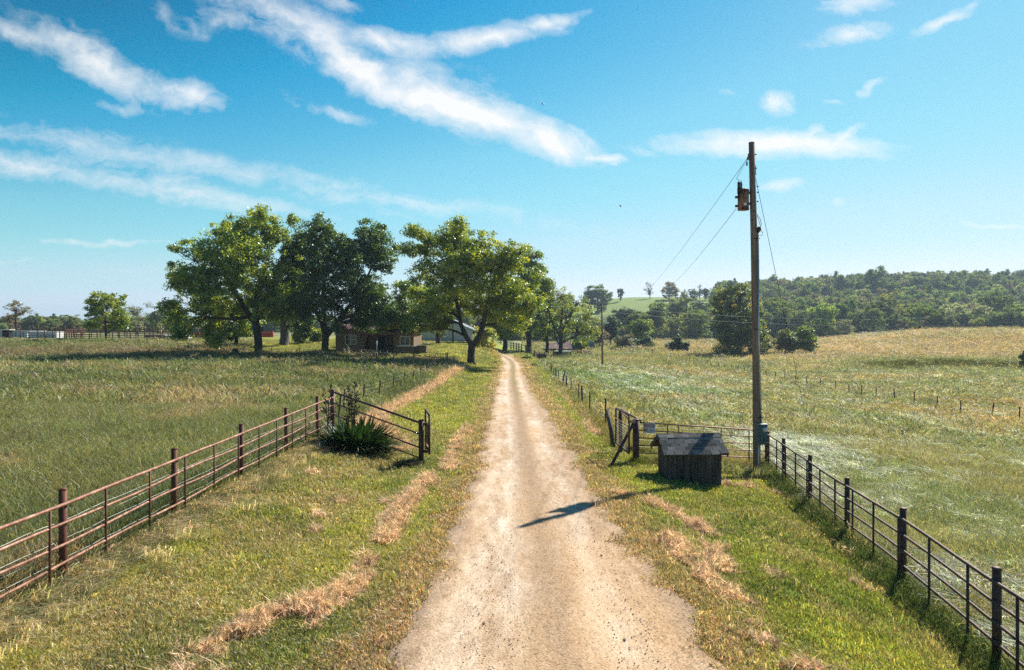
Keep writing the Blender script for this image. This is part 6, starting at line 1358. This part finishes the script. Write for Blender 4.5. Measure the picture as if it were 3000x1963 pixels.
for side in (-1, 1):
    ux = Vector((1, 0, 0)); uy = Vector((0, -side * math.cos(slope), math.sin(slope))); un = ux.cross(uy) * (1 if ux.cross(uy).z > 0 else -1); Mx = Matrix((ux, uy, un)).transposed()
    for j in range(rows):
        hgt = L_s / rows; off = .5 * (j % 2) + (0 if j % 3 else .12)
        for k in range(-1, nsh + 1):
            xa = max(-RW - .03, -RW + (k + off) * wsh); xb = min(RW + .03, -RW + (k + 1 + off) * wsh)
            if xb - xa < .04: continue
            c_ = Vector(((xa + xb) / 2, side * ye, ze)) + uy * (hgt * (j + .56) - .02) + un * (.014 + .006 * rr.random())
            tilt = Matrix.Rotation(R(7.5 + rr.uniform(-2.5, 2.5)), 3, 'X'); mb = MB(); mb.box((0, 0, 0), (xb - xa - .014, hgt * 1.16, .016), Mx @ tilt)
            o = mb.build('shingle', M['shingle'], rf__); o.location = c_
for k in range(8):
    mb = MB(); mb.box((0, 0, 0), (2 * RW / 8 - .006, .20, .012)); o = mb.build('shingle', M['shingle'], rf__); o.location = (-RW + 2 * RW * (k + .5) / 8, -.09, ZR - .022); o.rotation_euler = (slope * .95, 0, 0)
for side in (-1, 1):
    mb = MB(); mb.beam((-RW + .01, side * ye, ze - .05), (-RW + .01, 0, ZR - .05), .02, .09); mb.build('barge_board', M['plank'], wh)
    mb = MB(); mb.beam((RW - .01, side * ye, ze - .05), (RW - .01, 0, ZR - .05), .02, .09); mb.build('barge_board', M['plank'], wh)
mb = MB(); mb.box((RW - .12, -ye - .012, ze + .0), (.24, .02, .07)); mb.build('eave_board', M['plank'], wh)

# ------------------------------------------------------------------ utility pole and what hangs on it
YP = 23.5; PB = gp(2217.5, YP)
pole = empty('utility_pole', PB, 0, 'tall weathered wooden utility pole beside the well house', 'utility pole')
def pq_(px, py, dy_=0.): return Vector((wx(px, YP) - PB.x, dy_, wz(py, YP) - PB.z))
mb = MB(); mb.tube([pq_(2217.5, 1390), pq_(2217.3, 1372), pq_(2214.5, 1000), pq_(2209, 700), pq_(2202, 418)], [.132, .128, .122, .113, .100], 18); mb.build('shaft', M['pole'], pole, True)
mb = MB(); mb.tube([pq_(2202, 418.3), pq_(2202, 417)], [.103, .096], 18); mb.build('cap', M['pole'], pole)
mb = MB(); mb.tube([pq_(2217.5, 680, -.12), pq_(2220, 1000, -.10), pq_(2227, 1243, -.10)], .032, 10); mb.build('conduit', M['galv'], pole, True)
mb = MB(); mb.tube([pq_(2218, 1296, -.15), pq_(2217, 1374, -.16)], .024, 10); mb.build('conduit', M['pvc'], pole, True)
for py in (700, 965, 1070 + 152): mb = MB(); mb.box(pq_(2214, py, -.07) if py < 1200 else pq_(2224, py, -.08), (.20, .12, .03)); mb.build('strap', M['dark_steel'], pole)
mb = MB(); mb.tube([pq_(2217, 682, -.12), pq_(2217.5, 676, -.15), pq_(2219, 671, -.2), pq_(2222, 670, -.22)], [.04, .075, .085, .05], 10); mb.build('weatherhead', M['dark_steel'], pole, True)
for a_ in ([(2215, 628, -.1), (2223, 645, -.15), (2225, 660, -.18), (2221, 670, -.2)], [(2215, 632, -.1), (2219, 650, -.15), (2222, 668, -.2)], [(2221, 676, -.2), (2228, 684, -.2), (2227, 692, -.2), (2219, 690, -.16)]):
    mb = MB(); mb.tube([pq_(*q) for q in a_], .010, 5); mb.build('drip_wire', M['dark_steel'], pole, True)
for py, dx_ in ((495, 6), (565, 10), (592, 9), (455, 6), (548, 10), (620, -2), (645, -9)):
    mb = MB(); mb.box(pq_(2204 + dx_ + (py - 418) * .02, py, -.1), (.045, .05, .035)); mb.build('bolt', M['dark_steel'], pole)
mb = MB(); mb.tube([pq_(2211, 486, -.09), pq_(2211, 515, -.10)], .012, 6); mb.tube([pq_(2191, 452, -.05), pq_(2190, 459, -.08), pq_(2193, 464, -.05)], .02, 6); mb.build('hook', M['rust'], pole, True)
# transformer
tc_ = Vector((wx(2177, YP), YP - .02, wz(585, YP))); tr_ = empty('transformer', tc_, 0, 'rust streaked brown cylindrical transformer hung near the pole top', 'transformer')
def tq(px, py, dy_=0.): return Vector((wx(px, YP) - tc_.x, dy_, wz(py, YP) - tc_.z))
R_ = .186
mb = MB(); mb.tube([(0, 0, tq(0, 614).z), (0, 0, tq(0, 610).z), (0, 0, tq(0, 560).z)], [R_ * .97, R_, R_], 28, True); mb.build('tank', M['tank'], tr_, True)
mb = MB(); mb.tube([(0, 0, tq(0, 616).z), (0, 0, tq(0, 611).z)], [R_ * 1.03, R_ * 1.03], 28); mb.build('base_ring', M['tank'], tr_, True)
mb = MB(); mb.tube([(0, 0, tq(0, 561).z), (0, 0, tq(0, 557).z), (0, 0, tq(0, 553.5).z), (0, 0, tq(0, 552).z)], [R_ * 1.05, R_ * 1.05, R_ * .7, R_ * .2], 28); mb.build('lid', M['rust_dark'], tr_, True)
for px_, n2 in ((2163, 0), (2170, 5)):
    mb = MB(); z0, z1 = tq(0, 556).z, tq(0, 534).z; x_ = tq(px_, 0).x; mb.tube([(x_, -.02, z0 - .05), (x_, -.02, z1)], .030 if n2 else .042, 12)
    for k in range(n2): zz = z0 + (z1 - z0) * (k + .6) / (n2 + .6); mb.tube([(x_, -.02, zz - .008), (x_, -.02, zz + .012)], [.055, .035], 12)
    if not n2: mb.tube([(x_, -.02, z0 - .15), (x_, -.02, z0 + .06)], .05, 12)
    mb.tube([(x_, -.02, z1), (x_, -.02, z1 + .03)], .012, 6); mb.build('bushing', M['ceramic'], tr_, True)
for px_, py in ((2158, 578), (2158, 604), (2196, 565), (2196, 597)): mb = MB(); mb.box(tq(px_, py, 0), (.10, .09, .075)); mb.build('bracket', M['rust_dark'], tr_)
mb = MB(); mb.box((.0, -R_ - .004, tq(0, 601).z), (.10, .012, .085)); mb.build('label_plate', M['sign'], tr_)
mb = MB(); mb.tube([(.02, -R_ + .02, tq(0, 583).z), (.02, -R_ - .03, tq(0, 583).z)], .02, 8); mb.build('valve', M['rust_dark'], tr_)
mb = MB(); mb.tube([(-.06, -R_ + .01, tq(0, 566).z), (-.06, -R_ - .02, tq(0, 566).z)], .03, 8); mb.build('valve', M['rust'], tr_)
# insulators and coil
ins = empty('insulator', Vector((wx(2189, YP), YP - .05, wz(467, YP))), 0, 'pair of dark insulators hanging at the pole top', 'insulator')
io = Vector(ins.location)
for px_, py0, py1 in ((2190, 459, 471), (2187, 474, 487)):
    mb = MB(); A_ = Vector((wx(px_, YP), YP - .05, wz(py0, YP))) - io; B_ = Vector((wx(px_ - .6, YP), YP - .05, wz(py1, YP))) - io; mb.tube([A_, B_], .014, 8)
    for k in range(3): q = A_.lerp(B_, .25 + .25 * k); mb.tube([q, q - Vector((0, 0, .02))], [.028, .036], 10)
    mb.build('stack', M['ceramic'], ins, True)
mb = MB(); mb.tube([Vector((wx(2191, YP), YP - .05, wz(455, YP))) - io, Vector((wx(2185, YP), YP - .05, wz(470, YP))) - io, Vector((wx(2186, YP), YP - .05, wz(480, YP))) - io], .008, 5); mb.build('link', M['dark_steel'], ins)
cp = []
for k in range(120):
    t_ = k / 119; px_ = 2180 - 24 * min(1, t_ * 1.35) + (t_ > .74) * 14 * (t_ - .74) / .26; py = 479 + 46 * min(1, t_ * 1.35) + (t_ > .74) * 7 * (t_ - .74) / .26
    cp.append(Vector((wx(px_, YP) + .03 * math.cos(t_ * 75), YP - .06 + .03 * math.sin(t_ * 75), wz(py, YP) + .01 * math.sin(t_ * 75))))
mb = MB(); mb.tube([c_ - cp[0] for c_ in cp], .0042, 4); o = mb.build('coiled_wire', M['line']); o.location = cp[0]; tag(o, 'thin blue green coiled wire above the transformer', 'wire')
def wire_to(name, label, a, b, sag, rad, mt='line', n=24):
    a, b = Vector(a), Vector(b); mb = MB(); ps_ = [a.lerp(b, k / n) - Vector((0, 0, sag * 4 * (k / n) * (1 - k / n))) - a for k in range(n + 1)]
    mb.tube(ps_, rad, 5); o = mb.build(name, M[mt]); o.location = a; return tag(o, label, 'wire')
A3 = lambda px, py, Y: Vector((wx(px, Y), Y, wz(py, Y)))
wire_to('power_wire', 'upper wire from the pole top down to the left horizon', A3(2192, 461, YP - .05), A3(1880, 866, 118), .5, .0085)
wire_to('power_wire', 'lower wire from the transformer down to the left horizon', A3(2157, 611, YP), A3(1955, 840, 115), .5, .0085)
ga = gp(2386, 27.6)
wire_to('guy_wire', 'dark guy wire slanting from the pole top to the right pasture', A3(2211, 508, YP - .05), ga, .0, .0085, 'dark_steel')
# meter box
mo = Vector((wx(2225.5, YP), YP - .20, wz(1269.5, YP))); mt_ = empty('meter_box', mo, R(6), 'blue grey electric meter box mounted low on the utility pole', 'meter box')
bmw, bmh = .345, .69
mb = MB(); mb.box((0, 0, 0), (bmw, .15, bmh)); o = mb.build('case', M['meter'], mt_); bv = o.modifiers.new('b', 'BEVEL'); bv.width = .008; bv.segments = 2
mb = MB(); mb.box((.02, -.078, bmh * .27), (bmw - .06, .012, bmh * .40)); mb.build('upper_cover', M['meter'], mt_)
mb = MB(); mb.box((.03, -.080, -bmh * .13), (bmw * .66, .02, bmh * .33)); mb.build('door', M['meter'], mt_)
mb = MB(); mb.box((0, -.02, bmh / 2 + .006), (bmw + .02, .19, .012)); mb.build('top_lip', M['galv'], mt_)
mb = MB(); mb.tube([(.055, -.07, bmh * .26), (.055, -.11, bmh * .26)], .088, 24); mb.build('ring', M['galv'], mt_, True)
mb = MB(); mb.tube([(.055, -.10, bmh * .26), (.055, -.16, bmh * .26), (.055, -.175, bmh * .26)], [.078, .074, .05], 24); md_ = mb.build('dial', M['meter_glass'], mt_, True)
mb = MB(); mb.box((.055, -.176, bmh * .26 + .018), (.075, .006, .02)); mb.build('display', M['ink'], md_)
# thin far utility pole with wires to the right
P2 = gp(1765, 98); p2 = empty('utility_pole', P2, 0, 'thin grey utility pole standing alone in the green pasture', 'utility pole')
th = wz(892, 98) - P2.z; mb = MB(); mb.tube([(0, 0, -.3), (-.03, 0, th * .5), (-.1, 0, th)], [.15, .13, .10], 10); mb.build('shaft', M['pole'], p2, True)
mb = MB(); mb.tube([(-.08, -.1, th - .6), (-.08, -.25, th - .6)], .06, 8); mb.build('insulator', M['ceramic'], p2)
wire_to('power_line', 'upper thin line crossing in front of the right wooded hill', A3(1764, 898, 98), A3(3150, 905, 122), 1.9, .018, 'wire', 40)
wire_to('power_line', 'lower thin line crossing in front of the right wooded hill', A3(1764, 912, 98), A3(3150, 928, 122), 1.9, .018, 'wire', 40)
wire_to('power_line', 'short slack line from the thin pole to the grey barn', A3(1764, 1016, 98), A3(1742, 1003, 176), .9, .012, 'wire', 16)

# ------------------------------------------------------------------ yucca with dead stalks
def blade_plant(name, label, loc, n, h0, h1, seed, spread=.18):
    rng = np.random.default_rng(seed); root = empty(name, loc, 0, label, 'yucca'); V = []; F = []; C_ = []
    for i in range(n):
        a = rng.uniform(0, 2 * math.pi); el = math.acos(rng.uniform(0.02, .98)) ; L = rng.uniform(h0, h1); bx = spread * 2.0 * rng.random() ** .6 * math.cos(a) * 1.35; by = spread * 2 * rng.random() ** .6 * math.sin(a)
        d = Vector((math.sin(el) * math.cos(a), math.sin(el) * math.sin(a), math.cos(el))); side = Vector((-math.sin(a), math.cos(a), 0)); w_ = .030
        droop = .45 * (el / 1.57) ** 1.5 * L; ps_ = []
        for k in range(6):
            t_ = k / 5; p = Vector((bx, by, .12 + .22 * rng.random() * 0)) + d * L * t_ - Vector((0, 0, droop * t_ ** 2.4)); p.z = max(p.z, .02); ww = w_ * (1.0 if k < 4 else .55) * (1 if k else .8)
            if k == 5: ps_.append((p,))
            else: ps_.append((p - side * ww, p + side * ww, p + Vector((0, 0, -.012))))
        b_0 = len(V); k_ = rng.uniform(.55, 1.4); old = (el > 1.15) and rng.random() < .45; col = (np.array([.05, .095, .03]) if not old else np.array([.15, .14, .075])) * k_
        for q in ps_: V += list(q)
        for k in range(4):
            a0 = b_0 + 3 * k; F += [(a0, a0 + 2, a0 + 5), (a0, a0 + 5, a0 + 3), (a0 + 2, a0 + 1, a0 + 4), (a0 + 2, a0 + 4, a0 + 5)]
        a0 = b_0 + 12; F += [(a0, a0 + 2, a0 + 3), (a0 + 2, a0 + 1, a0 + 3)]
        C_ += [col] * (len(V) - b_0)
    me = np_mesh('leaf_rosette', np.array([tuple(v) for v in V]), np.array(F), {'tint': ('FLOAT_COLOR', rgba(np.array(C_)))}); tag(link('leaf_rosette', me, root, M['yucca']), kind='stuff'); return root
yu = blade_plant('yucca', 'large dark spiky yucca clump with dead flower stalks by the panel', Vector((wx(1040, 22.4), 22.4, gz(wx(1040, 22.4), 22.4))), 860, .80, 1.28, 4, .27)
yo = Vector(yu.location)
def stalk(px0, px1, ytop, seed, n=34, w_=.3, z0=.5):
    rng = np.random.default_rng(seed); base = Vector((wx(px0, 22.6), 22.6, yo.z + z0 - .4)) - yo; top = Vector((wx(px1, 22.6), 22.6, wz(ytop, 22.6))) - yo; mb = MB()
    mb.tube([base, base.lerp(top, .5) + Vector((.02, 0, 0)), top], [.022, .017, .006], 6)
    for k in range(n):
        t_ = rng.uniform(.30, .98); q = base.lerp(top, t_); L = w_ * (1.15 - t_) * rng.uniform(.5, 1.2); a = rng.uniform(0, 6.28); e = q + Vector((math.cos(a) * L, math.sin(a) * L, L * .7)); mb.tube([q, e], [.006, .004], 4, False)
        for s_ in range(3): c_ = q.lerp(e, rng.uniform(.4, 1.0)); r_ = rng.uniform(.012, .026); mb.tube([c_ - Vector((0, 0, r_)), c_, c_ + Vector((0, 0, r_ * 1.3))], [r_ * .5, r_, r_ * .3], 5)
    mb.build('flower_stalk', M['ceramic'] if 0 else M['soil'], yu)
stalk(1020, 1022, 1125, 1, 46, .34); stalk(1035, 1040, 1118, 2, 54, .36); stalk(1028, 1030, 1150, 3, 24, .24)
stalk(975, 968, 1122, 4, 30, .36); stalk(965, 948, 1140, 5, 26, .30)
# pulled weeds lying in front of the left gate post, and blue insulator caps on the fence
q = gp(1195, 20.4)
blm = tuft(np.random.default_rng(3), 150, .42, .12, .42, .016, 1.4, flop=.6); wd_ = link('weed_heap', blm, None, M['leaf_far']); blm.attributes['blade'].name = 'tint'
arr = np.empty(len(blm.vertices) * 4, np.float32); blm.attributes['tint'].data.foreach_get('color', arr); arr = arr.reshape(-1, 4); arr[:, :3] *= np.array([.06, .055, .035]); blm.attributes['tint'].data.foreach_set('color', arr.ravel())
wd_.location = q + Vector((0, 0, .03)); wd_.scale = (1.5, .8, 1); tag(wd_, 'dark dead weeds heaped under the pipe panel left of the gate post', 'weeds')
for px_, py, Yb in ((70, 1755, 8.9), (136, 1745, 9.55)):
    mb = MB(); mb.tube([(-.02, 0, 0), (.02, 0, 0)], [.016, .02], 10); o = mb.build('fence_insulator', M['blue'], None, True); o.location = Vector((-6.50, I(px_, [70, 136], [9.15, 9.68]), .36 + (.14 if px_ == 70 else .17))); tag(o, 'tiny blue plastic cap on the lowest rail of the left fence' if px_ == 70 else 'tiny blue plastic cap where the lowest rail meets a stay', 'cap')
# birds
for px_, py, lab in ((1590, 305, 'tiny dark bird flying in front of the long white cloud'), (1817, 603, 'tiny dark bird flying low left of the tall pole')):
    mb = MB(); mb.tube([(-.35, 0, 0), (-.1, 0, .02), (.2, 0, 0), (.42, 0, 0)], [.02, .12, .11, .02], 8)
    o = mb.build('bird', M['ink'], None, True); o.location = A3(px_, py, 160); o.rotation_euler = (R(20), R(50), 0); tag(o, lab, 'bird')
    for s_ in (-1, 1):
        m2 = MB(); m2.add([(-.12, 0, .03), (.16, 0, .03), (.05, s_ * .75, .30), (-.05, s_ * .75, .30), (-.12, 0, .01), (.16, 0, .01), (.05, s_ * .75, .28), (-.05, s_ * .75, .28)], [(0, 1, 2, 3), (7, 6, 5, 4), (0, 4, 5, 1), (1, 5, 6, 2), (2, 6, 7, 3), (3, 7, 4, 0)]); m2.build('wing', M['ink'], o)

# ------------------------------------------------------------------ air
mb = MB(); z0, z1 = float(GZ.min()) - 1.0, 92.0
mb.box((0, 1970, (z0 + z1) / 2), (6040, 4080, z1 - z0))
hz = mb.build('haze', None); hz.data.materials.clear()
m_ = bpy.data.materials.new('haze'); m_.use_nodes = True; m_.node_tree.nodes.clear(); t = NT(m_.node_tree)
vp = t.n('ShaderNodeVolumePrincipled', {'Color': (.62, .80, 1.0, 1), 'Density': HAZE, 'Anisotropy': .3})
t.n('ShaderNodeOutputMaterial', {'Volume': vp}); hz.data.materials.append(m_); tag(hz, kind='stuff')
scn.cycles.volume_bounces = 0; hz.visible_shadow = True
